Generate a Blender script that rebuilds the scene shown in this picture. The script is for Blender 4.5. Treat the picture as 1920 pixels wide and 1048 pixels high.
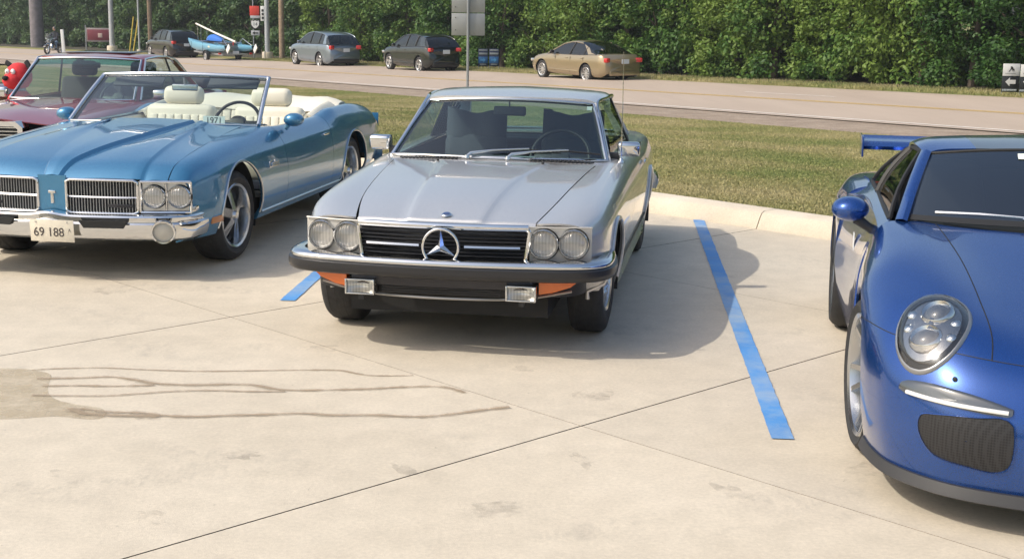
import bpy, bmesh, math, random
import numpy as np
from mathutils import Vector, Matrix
R = math.radians
sc = bpy.context.scene
col = sc.collection
for o in list(bpy.data.objects): bpy.data.objects.remove(o)

# ------------------------------------------------------------------ camera, sky, sun, exposure
PITCH, ROLL, CAMH, FPX = 0.19627, 0.014, 1.878, 2556.0
cam = bpy.data.cameras.new('camera'); cam.sensor_width = 36; cam.lens = 36*FPX/1920
cam.clip_start = 0.05; cam.clip_end = 6000
camo = bpy.data.objects.new('camera', cam); col.objects.link(camo); sc.camera = camo
_F = Vector((0, math.cos(PITCH), -math.sin(PITCH))); _U = Vector((0, math.sin(PITCH), math.cos(PITCH))); _R = Vector((1, 0, 0))
_r = _R*math.cos(ROLL) + _U*math.sin(ROLL); _u = -_R*math.sin(ROLL) + _U*math.cos(ROLL)
camo.matrix_world = Matrix(((_r.x, _u.x, -_F.x, 0), (_r.y, _u.y, -_F.y, 0), (_r.z, _u.z, -_F.z, CAMH), (0, 0, 0, 1)))

SUN_H = Vector((-0.93, -0.30, 0)); SUN_EL = math.atan2(1.0, SUN_H.length)
sundir = Vector((SUN_H.x, SUN_H.y, 1.0)).normalized()
w = bpy.data.worlds.new('World'); sc.world = w; w.use_nodes = True
nt = w.node_tree; bg = nt.nodes['Background']; bg.inputs[1].default_value = 0.15
sky = nt.nodes.new('ShaderNodeTexSky'); sky.sky_type = 'NISHITA'; sky.sun_disc = False
sky.sun_elevation = SUN_EL; sky.sun_rotation = math.atan2(sundir.x, sundir.y)
sky.air_density = 1.3; sky.dust_density = 4.0; sky.ozone_density = 1.0
nt.links.new(sky.outputs[0], bg.inputs[0])
sl = bpy.data.lights.new('sun', 'SUN'); sl.energy = 2.5; sl.angle = R(0.55); sl.color = (1.0, 0.93, 0.82)
so = bpy.data.objects.new('sun', sl); col.objects.link(so)
so.rotation_euler = (-sundir).to_track_quat('-Z', 'Y').to_euler()
vs = sc.view_settings; vs.view_transform = 'Standard'; vs.look = 'None'; vs.exposure = 0.31; vs.gamma = 1; vs.use_curve_mapping = False
sc.cycles.max_bounces = 10; sc.cycles.transparent_max_bounces = 14; sc.cycles.glossy_bounces = 5
sc.cycles.use_denoising = True
sc.cycles.sample_clamp_indirect = 6

# ------------------------------------------------------------------ helpers: pixels used once to find where things stand
def ray(px, py):
    a, b = px-960, py-524; c, s = math.cos(ROLL), math.sin(ROLL)
    return _F*FPX + _R*(c*a+s*b) - _U*(-s*a+c*b)
def G(px, py, z=0.0):
    d = ray(px, py); t = (z-CAMH)/d.z
    return Vector((d.x*t, d.y*t, z))

def proj(p):
    d = Vector(p)-Vector((0, 0, CAMH)); return 960+FPX*d.dot(_r)/d.dot(_F), 524-FPX*d.dot(_u)/d.dot(_F)

# ------------------------------------------------------------------ materials
MATS = {}
def mat(name, color=(.5, .5, .5), rough=.5, metal=0, coat=0, spec=.5, noise=None, bump=None, emis=None, flakes=0, trans=None, sheen=0):
    """noise=(scale, amount, detail)  bump=(scale, strength)"""
    if name in MATS: return MATS[name]
    m = bpy.data.materials.new(name); m.use_nodes = True; n = m.node_tree; b = n.nodes['Principled BSDF']
    b.inputs['Base Color'].default_value = (*color, 1); b.inputs['Roughness'].default_value = rough
    b.inputs['Metallic'].default_value = metal; b.inputs['Coat Weight'].default_value = coat
    b.inputs['Coat Roughness'].default_value = .03; b.inputs['Specular IOR Level'].default_value = spec
    tc = n.nodes.new('ShaderNodeTexCoord')
    if noise:
        t = n.nodes.new('ShaderNodeTexNoise'); t.inputs['Scale'].default_value = noise[0]; t.inputs['Detail'].default_value = noise[2] if len(noise) > 2 else 5
        n.links.new(tc.outputs['Object'], t.inputs['Vector'])
        r = n.nodes.new('ShaderNodeMapRange'); r.inputs[1].default_value = .3; r.inputs[2].default_value = .7
        r.inputs[3].default_value = 1-noise[1]; r.inputs[4].default_value = 1+noise[1]
        n.links.new(t.outputs['Fac'], r.inputs[0])
        mx = n.nodes.new('ShaderNodeVectorMath'); mx.operation = 'SCALE'; mx.inputs[0].default_value = color
        n.links.new(r.outputs[0], mx.inputs['Scale']); n.links.new(mx.outputs[0], b.inputs['Base Color'])
    if bump:
        t2 = n.nodes.new('ShaderNodeTexNoise'); t2.inputs['Scale'].default_value = bump[0]; t2.inputs['Detail'].default_value = 4
        n.links.new(tc.outputs['Object'], t2.inputs['Vector'])
        bp = n.nodes.new('ShaderNodeBump'); bp.inputs['Strength'].default_value = bump[1]; bp.inputs['Distance'].default_value = .01
        n.links.new(t2.outputs['Fac'], bp.inputs['Height']); n.links.new(bp.outputs[0], b.inputs['Normal'])
    if flakes:
        t3 = n.nodes.new('ShaderNodeTexVoronoi'); t3.inputs['Scale'].default_value = 900
        n.links.new(tc.outputs['Object'], t3.inputs['Vector'])
        r3 = n.nodes.new('ShaderNodeMapRange'); r3.inputs[3].default_value = rough-flakes; r3.inputs[4].default_value = rough+flakes
        sp = n.nodes.new('ShaderNodeSeparateColor'); n.links.new(t3.outputs['Color'], sp.inputs[0])
        n.links.new(sp.outputs[0], r3.inputs[0]); n.links.new(r3.outputs[0], b.inputs['Roughness'])
    if emis:
        b.inputs['Emission Color'].default_value = (*emis[0], 1); b.inputs['Emission Strength'].default_value = emis[1]
    MATS[name] = m; return m
def glass(name, tint=(.8, .88, .84), ior=1.5, rough=0.0, lo=.05):
    if name in MATS: return MATS[name]
    m = bpy.data.materials.new(name); m.use_nodes = True; n = m.node_tree
    for x in list(n.nodes): n.nodes.remove(x)
    out = n.nodes.new('ShaderNodeOutputMaterial'); tr = n.nodes.new('ShaderNodeBsdfTransparent'); gl = n.nodes.new('ShaderNodeBsdfGlossy')
    tr.inputs[0].default_value = (*tint, 1); gl.inputs['Roughness'].default_value = rough
    fr = n.nodes.new('ShaderNodeLayerWeight'); fr.inputs[0].default_value = .32
    mr = n.nodes.new('ShaderNodeMapRange'); mr.inputs[3].default_value = lo; mr.inputs[4].default_value = .9
    pw = n.nodes.new('ShaderNodeMath'); pw.operation = 'POWER'; pw.inputs[1].default_value = 2.2
    n.links.new(fr.outputs['Facing'], pw.inputs[0]); n.links.new(pw.outputs[0], mr.inputs[0])
    mx = n.nodes.new('ShaderNodeMixShader'); n.links.new(mr.outputs[0], mx.inputs[0]); n.links.new(tr.outputs[0], mx.inputs[1]); n.links.new(gl.outputs[0], mx.inputs[2])
    n.links.new(mx.outputs[0], out.inputs[0]); MATS[name] = m; return m

CHROME = mat('chrome', (.66, .67, .68), .07, 1.0)
CHROME2 = mat('satin_chrome', (.62, .63, .64), .22, 1.0)
RUBBER = mat('tyre_rubber', (.022, .022, .023), .75, noise=(30, .25), bump=(60, .15))
BLACKP = mat('black_plastic', (.02, .02, .021), .45)
DARKU = mat('dark_underside', (.012, .012, .012), .8)
ALLOY = mat('alloy', (.55, .56, .57), .25, 1.0)
GLASS = glass('clear_glass', (.80, .88, .84))
GLASSD = glass('dark_glass', (.16, .19, .19), lo=.06)
LENS = glass('lamp_lens', (.93, .94, .92), lo=.08)
ORANGE = mat('amber_lens', (.75, .16, .02), .18, coat=.6)
REDL = mat('red_lens', (.55, .02, .02), .15, coat=.8)
SEAL = mat('window_seal', (.012, .012, .012), .6)
WHITEP = mat('white_paint_plain', (.75, .75, .73), .5)

# ------------------------------------------------------------------ mesh helpers
class MB:
    def __init__(s): s.v = []; s.f = []
    def add(s, verts, faces):
        o = len(s.v); s.v += [tuple(p) for p in verts]; s.f += [tuple(i+o for i in f) for f in faces]; return s
    def grid(s, rows, closed=False, flip=False):
        rows = [list(map(tuple, r)) for r in rows]; n = len(rows[0]); o = len(s.v)
        for r in rows: s.v += r
        for i in range(len(rows)-1):
            for j in range(n if closed else n-1):
                a = o+i*n+j; b = o+i*n+(j+1) % n; c = b+n; d = a+n
                s.f.append((a, d, c, b) if flip else (a, b, c, d))
        return s
    def box(s, c, size, rot=None, bev=0.0, seg=2, taper=None):
        bm = bmesh.new(); bmesh.ops.create_cube(bm, size=1)
        for v in bm.verts:
            v.co = Vector((v.co.x*size[0], v.co.y*size[1], v.co.z*size[2]))
            if taper and v.co.z > 0: v.co.x *= taper[0]; v.co.y *= taper[1]
        if bev: bmesh.ops.bevel(bm, geom=list(bm.edges), offset=bev, segments=seg, profile=.5, affect='EDGES')
        M = Matrix.Translation(c)
        if rot: M = M @ Matrix.Rotation(rot[2], 4, 'Z') @ Matrix.Rotation(rot[1], 4, 'Y') @ Matrix.Rotation(rot[0], 4, 'X')
        s.add([M @ v.co for v in bm.verts], [[v.index for v in f.verts] for f in bm.faces]); bm.free(); return s
    def tube(s, path, r, n=8, caps=True, closed=False):
        P = [Vector(p) for p in path]; k = len(P); rs = r if isinstance(r, (list, tuple)) else [r]*k
        rows = []; up = None
        for i, p in enumerate(P):
            a = P[(i-1) % k] if (i > 0 or closed) else P[0]; b = P[(i+1) % k] if (i < k-1 or closed) else P[-1]
            t = (b-a).normalized()
            if up is None: up = Vector((0, 0, 1)) if abs(t.z) < .9 else Vector((1, 0, 0))
            x = t.cross(up).normalized(); y = x.cross(t).normalized(); up = y
            rows.append([p + (x*math.cos(q*2*math.pi/n) + y*math.sin(q*2*math.pi/n))*rs[i] for q in range(n)])
        if closed: rows.append(rows[0])
        o = len(s.v); s.grid(rows, closed=True, flip=True)
        if caps and not closed:
            s.f.append(tuple(o+j for j in range(n))); s.f.append(tuple(o+(k-1)*n+j for j in reversed(range(n))))
        return s
    def lathe(s, prof, c=(0, 0, 0), axis=(1, 0, 0), n=32, cap=False):
        ax = Vector(axis).normalized(); a = Vector((0, 0, 1)) if abs(ax.z) < .9 else Vector((1, 0, 0))
        x = ax.cross(a).normalized(); y = ax.cross(x); c = Vector(c)
        rows = [[c + ax*h + (x*math.cos(q*2*math.pi/n)+y*math.sin(q*2*math.pi/n))*r for q in range(n)] for r, h in prof]
        o = len(s.v); s.grid(rows, closed=True)
        if cap:
            s.f.append(tuple(o+j for j in range(n))); s.f.append(tuple(o+(len(prof)-1)*n+j for j in range(n)))
        return s
    def prism(s, poly, fr, to):
        """poly: list of 2-D points; fr/to map (a,b) -> 3-D for both ends"""
        n = len(poly); o = len(s.v)
        s.v += [tuple(fr(*p)) for p in poly] + [tuple(to(*p)) for p in poly]
        s.f.append(tuple(o+i for i in range(n))); s.f.append(tuple(o+n+i for i in reversed(range(n))))
        for i in range(n): j = (i+1) % n; s.f.append((o+i, o+n+i, o+n+j, o+j))
        return s
    def sweep(s, path, prof, caps=True, closedprof=True):
        """plan path of (x,y[,dz]) ; profile of (out, z): out is to the right of travel"""
        P = [Vector((p[0], p[1], 0)) for p in path]; k = len(P); rows = []
        for i in range(k):
            a = P[max(i-1, 0)]; b = P[min(i+1, k-1)]; t = (b-a).normalized(); nn = Vector((t.y, -t.x, 0))
            dz = path[i][2] if len(path[i]) > 2 else 0
            rows.append([P[i] + nn*q + Vector((0, 0, zz+dz)) for q, zz in prof])
        o = len(s.v); s.grid(rows, closed=closedprof)
        if caps and closedprof:
            n = len(prof); s.f.append(tuple(o+j for j in range(n))); s.f.append(tuple(o+(k-1)*n+j for j in range(n)))
        return s
    def mirrored(s):
        m = MB(); m.v = [(-a, b, c) for a, b, c in s.v]; m.f = [tuple(reversed(f)) for f in s.f]; return m
    def both(s):
        m = s.mirrored(); return MB().add(s.v, s.f).add(m.v, m.f)
    def xf(s, M):
        s.v = [tuple(M @ Vector(p)) for p in s.v]; return s
    def warp(s, fn):
        s.v = [tuple(fn(p)) for p in s.v]; return s
    def mesh(s, name, m, sharp=35, weld=1e-4, fixn=True):
        me = bpy.data.meshes.new(name); bm = bmesh.new(); vv = [bm.verts.new(p) for p in s.v]
        for f in s.f:
            try: bm.faces.new([vv[i] for i in dict.fromkeys(f)])
            except Exception: pass
        if weld: bmesh.ops.remove_doubles(bm, verts=bm.verts, dist=weld)
        bmesh.ops.dissolve_degenerate(bm, edges=bm.edges, dist=1e-5)
        if fixn: bmesh.ops.recalc_face_normals(bm, faces=bm.faces)
        for f in bm.faces: f.smooth = sharp > 0
        if sharp > 0:
            for e in bm.edges:
                if len(e.link_faces) != 2 or e.calc_face_angle(0) > R(sharp): e.smooth = False
        bm.to_mesh(me); bm.free()
        if m: me.materials.append(m)
        return me
    def build(s, name, m, parent=None, sharp=35, solid=0.0, fixn=True, weld=1e-4, off=-1):
        o = bpy.data.objects.new(name, s.mesh(name, m, sharp, weld, fixn)); col.objects.link(o)
        if parent: o.parent = parent
        if solid:
            md = o.modifiers.new('thickness', 'SOLIDIFY'); md.thickness = solid; md.offset = off; md.use_even_offset = False
        return o
def tag(o, label=None, cat=None, group=None, kind=None):
    if label: o['label'] = label
    if cat: o['category'] = cat
    if group: o['group'] = group
    if kind: o['kind'] = kind
    return o
def empty(name, loc=(0, 0, 0), rz=0.0):
    o = bpy.data.objects.new(name, None); col.objects.link(o); o.location = loc; o.rotation_euler = (0, 0, rz); o.empty_display_size = .2; return o
def copy_tree(o, parent=None):
    c = o.copy(); col.objects.link(c); c.parent = parent
    for ch in list(o.children): copy_tree(ch, c)
    return c
def text(name, body, size, m, parent, M, ext=.001, align='CENTER', sx=1.0):
    cu = bpy.data.curves.new(name, 'FONT'); cu.body = body; cu.size = size; cu.extrude = ext; cu.align_x = align; cu.align_y = 'CENTER'
    cu.materials.append(m); o = bpy.data.objects.new(name, cu); col.objects.link(o); o.parent = parent
    col.objects.unlink(o); dg = bpy.context.evaluated_depsgraph_get()
    me = bpy.data.meshes.new_from_object(o, depsgraph=dg); bpy.data.objects.remove(o); me.name = name
    o = bpy.data.objects.new(name, me); col.objects.link(o); o.parent = parent
    o.matrix_local = M @ Matrix.Diagonal((sx, 1, 1, 1)); return o
def frame_mat(pos, right, up):
    r = Vector(right).normalized(); u = Vector(up); u = (u - r*u.dot(r)).normalized(); n = r.cross(u)
    return Matrix(((r.x, u.x, n.x, pos[0]), (r.y, u.y, n.y, pos[1]), (r.z, u.z, n.z, pos[2]), (0, 0, 0, 1)))

def pchip(xs, ys, x):
    xs = np.asarray(xs, float); ys = np.asarray(ys, float); n = len(xs)
    if n == 1: return float(ys[0])
    if x <= xs[0]: return float(ys[0] if n < 2 else ys[0] + (x-xs[0])*0)
    if x >= xs[-1]: return float(ys[-1])
    h = np.diff(xs); d = np.diff(ys)/h; m = np.zeros(n)
    if n == 2: m[:] = d[0]
    else:
        for i in range(1, n-1):
            if d[i-1]*d[i] > 0:
                w1 = 2*h[i]+h[i-1]; w2 = h[i]+2*h[i-1]; m[i] = (w1+w2)/(w1/d[i-1]+w2/d[i])
        def endm(h0, h1, d0, d1):
            v = ((2*h0+h1)*d0-h0*d1)/(h0+h1)
            if v*d0 <= 0: return 0
            if d0*d1 <= 0 and abs(v) > 3*abs(d0): return 3*d0
            return v
        m[0] = endm(h[0], h[1], d[0], d[1]); m[-1] = endm(h[-1], h[-2], d[-1], d[-2])
    i = int(np.searchsorted(xs, x)-1); t = (x-xs[i])/h[i]
    return float((2*t**3-3*t**2+1)*ys[i] + (t**3-2*t**2+t)*h[i]*m[i] + (-2*t**3+3*t**2)*ys[i+1] + (t**3-t**2)*h[i]*m[i+1])
def hermite(Q, n, sharp=(), t=None):
    """cubic curve through points Q (k, dim); n samples per span; corners at sharp indices"""
    Q = np.asarray(Q, float); k = len(Q)
    if t is None:
        d = np.linalg.norm(np.diff(Q.reshape(k, -1), axis=0), axis=1); t = np.concatenate([[0], np.cumsum(np.maximum(d, 1e-6)**.7)])
    h = np.diff(t); D = (Q[1:]-Q[:-1])/h.reshape(-1, *([1]*(Q.ndim-1)))
    L = np.zeros_like(Q); Rr = np.zeros_like(Q)
    for i in range(k):
        if i == 0: L[i] = Rr[i] = D[0] if k < 3 or 1 in sharp else (D[0]*1.5-0.5*((D[0]*h[1]+D[1]*h[0])/(h[0]+h[1])))
        elif i == k-1: L[i] = Rr[i] = D[-1] if k < 3 or k-2 in sharp else (D[-1]*1.5-0.5*((D[-2]*h[-1]+D[-1]*h[-2])/(h[-1]+h[-2])))
        elif i in sharp: L[i] = D[i-1]; Rr[i] = D[i]
        else: L[i] = Rr[i] = (D[i-1]*h[i]+D[i]*h[i-1])/(h[i]+h[i-1])
    out = []
    for i in range(k-1):
        for q in range(n):
            s = q/n
            out.append((2*s**3-3*s**2+1)*Q[i] + (s**3-2*s**2+s)*h[i]*Rr[i] + (-2*s**3+3*s**2)*Q[i+1] + (s**3-s**2)*h[i]*L[i+1])
    out.append(Q[-1]); return np.array(out)
def net(P, nu, nv, su=(), sv=()):
    """smooth surface through a net of points P[row][col]"""
    P = np.asarray(P, float); dr = np.mean(np.linalg.norm(np.diff(P, axis=0), axis=2), axis=1); dc = np.mean(np.linalg.norm(np.diff(P, axis=1), axis=2), axis=0)
    tr = np.concatenate([[0], np.cumsum(np.maximum(dr, 1e-4)**.7)]); tc_ = np.concatenate([[0], np.cumsum(np.maximum(dc, 1e-4)**.7)])
    A = hermite(P, nu, su, tr); B = hermite(np.swapaxes(A, 0, 1), nv, sv, tc_)
    return np.swapaxes(B, 0, 1)
class Loft:
    """curves run along y: each a list of (y, x, z); the surface runs across them"""
    def __init__(s, curves, sharp=(), n=5, warp=None):
        s.c = [np.array(sorted(c), float) for c in curves]; s.sharp = tuple(sharp); s.n = n; s.w = warp
    def row(s, y):
        Q = [(pchip(c[:, 0], c[:, 1], y), y, pchip(c[:, 0], c[:, 2], y)) for c in s.c]
        return hermite(Q, s.n, s.sharp)
    def panel(s, y0, y1, v0=0, v1=None, step=.06, arches=(), extra=()):
        v1 = len(s.c)-1 if v1 is None else v1
        ys = set(np.linspace(y0, y1, max(2, int(abs(y1-y0)/step)+1)).round(5)) | {round(e, 5) for e in extra if y0 < e < y1}
        for yc, zc, r in arches:
            for q in np.linspace(-1, 1, 25):
                a = yc + r*math.sin(q*math.pi/2)
                if y0 <= a <= y1: ys.add(round(a, 5))
            for e in (yc-r-.001, yc+r+.001):
                if y0 < e < y1: ys.add(round(e, 5))
        rows = []
        for y in sorted(ys):
            D = s.row(y); a, b = int(round(v0*s.n)), int(round(v1*s.n)); D = D[a:b+1]
            for yc, zc, r in arches:
                if abs(y-yc) <= r+1e-6:
                    za = zc + math.sqrt(max(r*r-(y-yc)**2, 0))
                    idx = next((i for i in range(len(D)) if D[i][2] >= za), None)
                    if idx is None: D = np.repeat(D[-1:], len(D), 0)
                    elif idx > 0:
                        p, q = D[idx-1], D[idx]; tt = (za-p[2])/max(q[2]-p[2], 1e-9); cut = p+(q-p)*tt
                        D = D.copy(); D[:idx] = cut
            rows.append(D)
        m = MB().grid(rows)
        if s.w: m.warp(s.w)
        return m
    def edge(s, y0, y1, v, step=.06):
        ys = np.linspace(y0, y1, max(2, int(abs(y1-y0)/step)+1)); i = int(round(v*s.n))
        P = [tuple(s.row(y)[i]) for y in ys]
        return [s.w(p) for p in P] if s.w else P
    def arch_path(s, yc, zc, r, out=0.0, a0=-12, a1=192, n=28):
        P = []
        for q in np.linspace(R(a0), R(a1), n):
            y = yc + r*math.cos(q); z = zc + r*math.sin(q); D = s.row(y)
            x = float(np.interp(z, D[:, 2][:np.argmax(D[:, 2])+1], D[:, 0][:np.argmax(D[:, 2])+1])); p = (x+out, y, z)
            P.append(s.w(p) if s.w else p)
        return P

# ------------------------------------------------------------------ the setting
UD = Vector((-.695, .719, 0)).normalized(); VD = Vector((.719, .695, 0)).normalized()    # along / across the kerb
def uv(u, v, z=0): return UD*u + VD*v + Vector((0, 0, z))
PH = R(35); RD = Vector((-math.sin(PH), math.cos(PH), 0)); RN = Vector((math.cos(PH), math.sin(PH), 0))    # along / across the road
_A = Vector((2.33, 50.19, 0)); KSL = .018; _UA = _A.dot(RD)
def rz_(u): return -.65 - KSL*(u-_UA)
def rp(u, v, dz=0): p = RD*u + RN*v; return Vector((p.x, p.y, rz_(u)+dz))

def pos_mat(name, build):
    m = bpy.data.materials.new(name); m.use_nodes = True; n = m.node_tree; b = n.nodes['Principled BSDF']
    g = n.nodes.new('ShaderNodeNewGeometry'); MATS[name] = m
    def noise(scale, detail=6, rough=.55, vec=None, dist=0):
        t = n.nodes.new('ShaderNodeTexNoise'); t.inputs['Scale'].default_value = scale; t.inputs['Detail'].default_value = detail
        t.inputs['Roughness'].default_value = rough; t.inputs['Distortion'].default_value = dist
        n.links.new(vec or g.outputs['Position'], t.inputs['Vector']); return t.outputs['Fac']
    def ramp(src, stops):
        r = n.nodes.new('ShaderNodeValToRGB'); e = r.color_ramp.elements
        while len(e) < len(stops): e.new(.5)
        for q, (p, c) in zip(e, stops): q.position = p; q.color = (*c, 1) if len(c) == 3 else c
        n.links.new(src, r.inputs[0]); return r.outputs[0]
    def mix(a, c, fac, mode='MIX'):
        x = n.nodes.new('ShaderNodeMix'); x.data_type = 'RGBA'; x.blend_type = mode
        for s_, v in ((0, fac), (6, a), (7, c)):
            if isinstance(v, (int, float)): x.inputs[s_].default_value = v
            elif isinstance(v, tuple): x.inputs[s_].default_value = (*v, 1)
            else: n.links.new(v, x.inputs[s_])
        return x.outputs[2]
    def bump(src, st, dist=.01):
        q = n.nodes.new('ShaderNodeBump'); q.inputs['Strength'].default_value = st; q.inputs['Distance'].default_value = dist
        n.links.new(src, q.inputs['Height']); n.links.new(q.outputs[0], b.inputs['Normal'])
    def stretch(sx, sy, ang=0):
        mp = n.nodes.new('ShaderNodeMapping'); mp.inputs['Scale'].default_value = (sx, sy, 1); mp.inputs['Rotation'].default_value = (0, 0, ang)
        n.links.new(g.outputs['Position'], mp.inputs['Vector']); return mp.outputs[0]
    build(n, b, noise, ramp, mix, bump, stretch); return m
def _conc(n, b, noise, ramp, mix, bump, stretch):
    base = ramp(noise(.55, 7), [(.3, (.51, .448, .355)), (.7, (.60, .535, .437))])
    fine = ramp(noise(55, 4, .7), [(.25, (.86, .86, .86)), (.75, (1.1, 1.1, 1.1))])
    c = mix(base, fine, 1.0, 'MULTIPLY')
    mid = ramp(noise(5.5, 6, .65), [(.3, (.91, .91, .905)), (.65, (1.04, 1.04, 1.035))]); c = mix(c, mid, 1.0, 'MULTIPLY')
    sm = ramp(noise(1.15, 5, .6, stretch(1, 1.7, .8), .6), [(.54, (0, 0, 0)), (.68, (1, 1, 1))])
    sm2 = ramp(noise(7, 6, .75, stretch(1.6, .8, .6)), [(.46, (0, 0, 0)), (.70, (1, 1, 1))])
    sm3 = mix(sm, sm2, 1.0, 'MULTIPLY')
    c = mix(c, (.26, .235, .20), mix((0, 0, 0), sm3, .6))
    sp = ramp(noise(26, 2, .5), [(.745, (0, 0, 0)), (.77, (1, 1, 1))]); c = mix(c, (.2, .18, .15), mix((0, 0, 0), sp, .4))
    oi = n.nodes.new('ShaderNodeObjectInfo'); c = mix(c, ramp(oi.outputs['Random'], [(0, (.94, .94, .94)), (1, (1.04, 1.035, 1.02))]), 1.0, 'MULTIPLY')
    n.links.new(c, b.inputs['Base Color']); b.inputs['Roughness'].default_value = .85; bump(noise(160, 3, .7), .35, .004)
CONC = pos_mat('concrete', _conc)
def _kerb(n, b, noise, ramp, mix, bump, stretch):
    base = ramp(noise(2.5, 7), [(.3, (.55, .48, .375)), (.7, (.66, .585, .47))]); fine = ramp(noise(70, 4, .7), [(.25, (.85, .85, .85)), (.75, (1.1, 1.1, 1.1))])
    n.links.new(mix(base, fine, 1.0, 'MULTIPLY'), b.inputs['Base Color']); b.inputs['Roughness'].default_value = .85; bump(noise(120, 3, .7), .3, .004)
KERB = pos_mat('kerb_concrete', _kerb)
def _joint(n, b, noise, ramp, mix, bump, stretch):
    n.links.new(ramp(noise(9, 5), [(.3, (.055, .046, .035)), (.7, (.16, .135, .10))]), b.inputs['Base Color']); b.inputs['Roughness'].default_value = .95
JOINT = pos_mat('joint_filler', _joint)
def _grass(n, b, noise, ramp, mix, bump, stretch):
    c = ramp(noise(.42, 7, .5), [(.34, (.16, .19, .06)), (.5, (.25, .235, .095)), (.66, (.35, .30, .15))])
    f = ramp(noise(38, 4, .8), [(.25, (.75, .75, .75)), (.75, (1.2, 1.2, 1.15))])
    n.links.new(mix(c, f, 1.0, 'MULTIPLY'), b.inputs['Base Color']); b.inputs['Roughness'].default_value = .95; b.inputs['Specular IOR Level'].default_value = .1
    bump(noise(45, 5, .8), .8, .04)
LAWN = pos_mat('lawn_soil', _grass)
def _road(n, b, noise, ramp, mix, bump, stretch):
    c = ramp(noise(.5, 5, .6, stretch(.9, .12, -PH)), [(.3, (.375, .30, .235)), (.7, (.455, .37, .295))])
    f = ramp(noise(30, 4, .8), [(.25, (.9, .9, .9)), (.75, (1.08, 1.08, 1.08))])
    n.links.new(mix(c, f, 1.0, 'MULTIPLY'), b.inputs['Base Color']); b.inputs['Roughness'].default_value = .8
ROAD = pos_mat('road_surface', _road)
def _grav(n, b, noise, ramp, mix, bump, stretch):
    c = ramp(noise(1.6, 6, .7), [(.3, (.26, .20, .15)), (.7, (.44, .36, .28))]); f = ramp(noise(22, 4, .9), [(.3, (.6, .6, .6)), (.7, (1.25, 1.22, 1.2))])
    n.links.new(mix(c, f, 1.0, 'MULTIPLY'), b.inputs['Base Color']); b.inputs['Roughness'].default_value = .95; bump(noise(25, 4, .8), .8, .04)
GRAV = pos_mat('gravel', _grav)
def _paint(n, b, noise, ramp, mix, bump, stretch):
    wear = ramp(noise(1.7, 10, .74), [(.44, (0, 0, 0)), (.70, (.9, .9, .9))]); c = ramp(noise(2.2, 4), [(.3, (.06, .22, .52)), (.7, (.09, .29, .62))])
    n.links.new(mix(c, (.33, .40, .46), wear), b.inputs['Base Color']); b.inputs['Roughness'].default_value = .7
BLUELINE = pos_mat('blue_line_paint', _paint)
def _damp(n, b, noise, ramp, mix, bump, stretch):
    n.links.new(ramp(noise(4, 6, .7), [(.3, (.40, .34, .24)), (.7, (.50, .43, .32))]), b.inputs['Base Color']); b.inputs['Roughness'].default_value = .75
DAMP = pos_mat('damp_concrete', _damp)
def patchy(name, color, lo, hi):
    m = bpy.data.materials.new(name); m.use_nodes = True; n = m.node_tree; b = n.nodes['Principled BSDF']; out = n.nodes['Material Output']; b.inputs['Base Color'].default_value = (*color, 1); b.inputs['Roughness'].default_value = .7
    g = n.nodes.new('ShaderNodeNewGeometry'); t = n.nodes.new('ShaderNodeTexNoise'); t.inputs['Scale'].default_value = 7; t.inputs['Detail'].default_value = 8; t.inputs['Roughness'].default_value = .7; n.links.new(g.outputs['Position'], t.inputs['Vector'])
    r = n.nodes.new('ShaderNodeMapRange'); r.inputs[1].default_value = .3; r.inputs[2].default_value = .62; r.inputs[3].default_value = lo; r.inputs[4].default_value = hi; n.links.new(t.outputs['Fac'], r.inputs[0])
    tr = n.nodes.new('ShaderNodeBsdfTransparent'); mx = n.nodes.new('ShaderNodeMixShader'); n.links.new(r.outputs[0], mx.inputs[0]); n.links.new(tr.outputs[0], mx.inputs[1]); n.links.new(b.outputs[0], mx.inputs[2]); n.links.new(mx.outputs[0], out.inputs[0]); return m
STREAK = patchy('damp_streak', (.38, .295, .20), .25, .72); STREAKW = patchy('damp_edge', (.40, .335, .255), .0, .30); SMUDGE = patchy('tyre_smudge', (.14, .125, .11), -.20, .19); PUD = patchy('drying_puddle', (.46, .385, .26), .15, .58)
YEL = mat('yellow_line', (.62, .42, .13), .7, noise=(8, .2)); WHL = mat('white_line', (.68, .64, .58), .7, noise=(8, .15))

def struct(o, parent=None): o['kind'] = 'structure'; return o
struct(MB().grid([[(-1500, -1500, -7), (1500, -1500, -7)], [(-1500, 1500, -7), (1500, 1500, -7)]], flip=True).build('ground', LAWN))
# parking lot: joint bed below, each slab a piece
lot = struct(MB().grid([[uv(-16, -12, -.012), uv(30, -12, -.012)], [uv(-16, 9.82, -.012), uv(30, 9.82, -.012)]]).build('parking_lot', JOINT))
US = [4.1+2.95*i for i in range(-6, 8)]; VSL = [4.42+2.98*i for i in range(-5, 2)] + [9.8]
cache = {}
for i in range(len(US)-1):
    for j in range(len(VSL)-1):
        u0, u1, v0, v1 = US[i], US[i+1], VSL[j], VSL[j+1]; du, dv = u1-u0-.009, v1-v0-.005; key = (round(du, 3), round(dv, 3))
        if key not in cache:
            m = MB(); m.box((0, 0, -.1), (du, dv, .2)); me = m.mesh('slab', CONC, 30); me.materials.append(JOINT)
            me.materials.append(mat('worn_joint', (.27, .23, .18), .9))
            for p in me.polygons: p.material_index = 0 if abs(p.normal.z) > .5 else (1 if abs(p.normal.x) > .5 else 2)
            cache[key] = me
        o = bpy.data.objects.new('slab', cache[key]); col.objects.link(o); c = uv((u0+u1)/2, (v0+v1)/2)
        o.location = c; o.rotation_euler = (0, 0, math.atan2(UD.y, UD.x)); o.parent = lot
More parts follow.
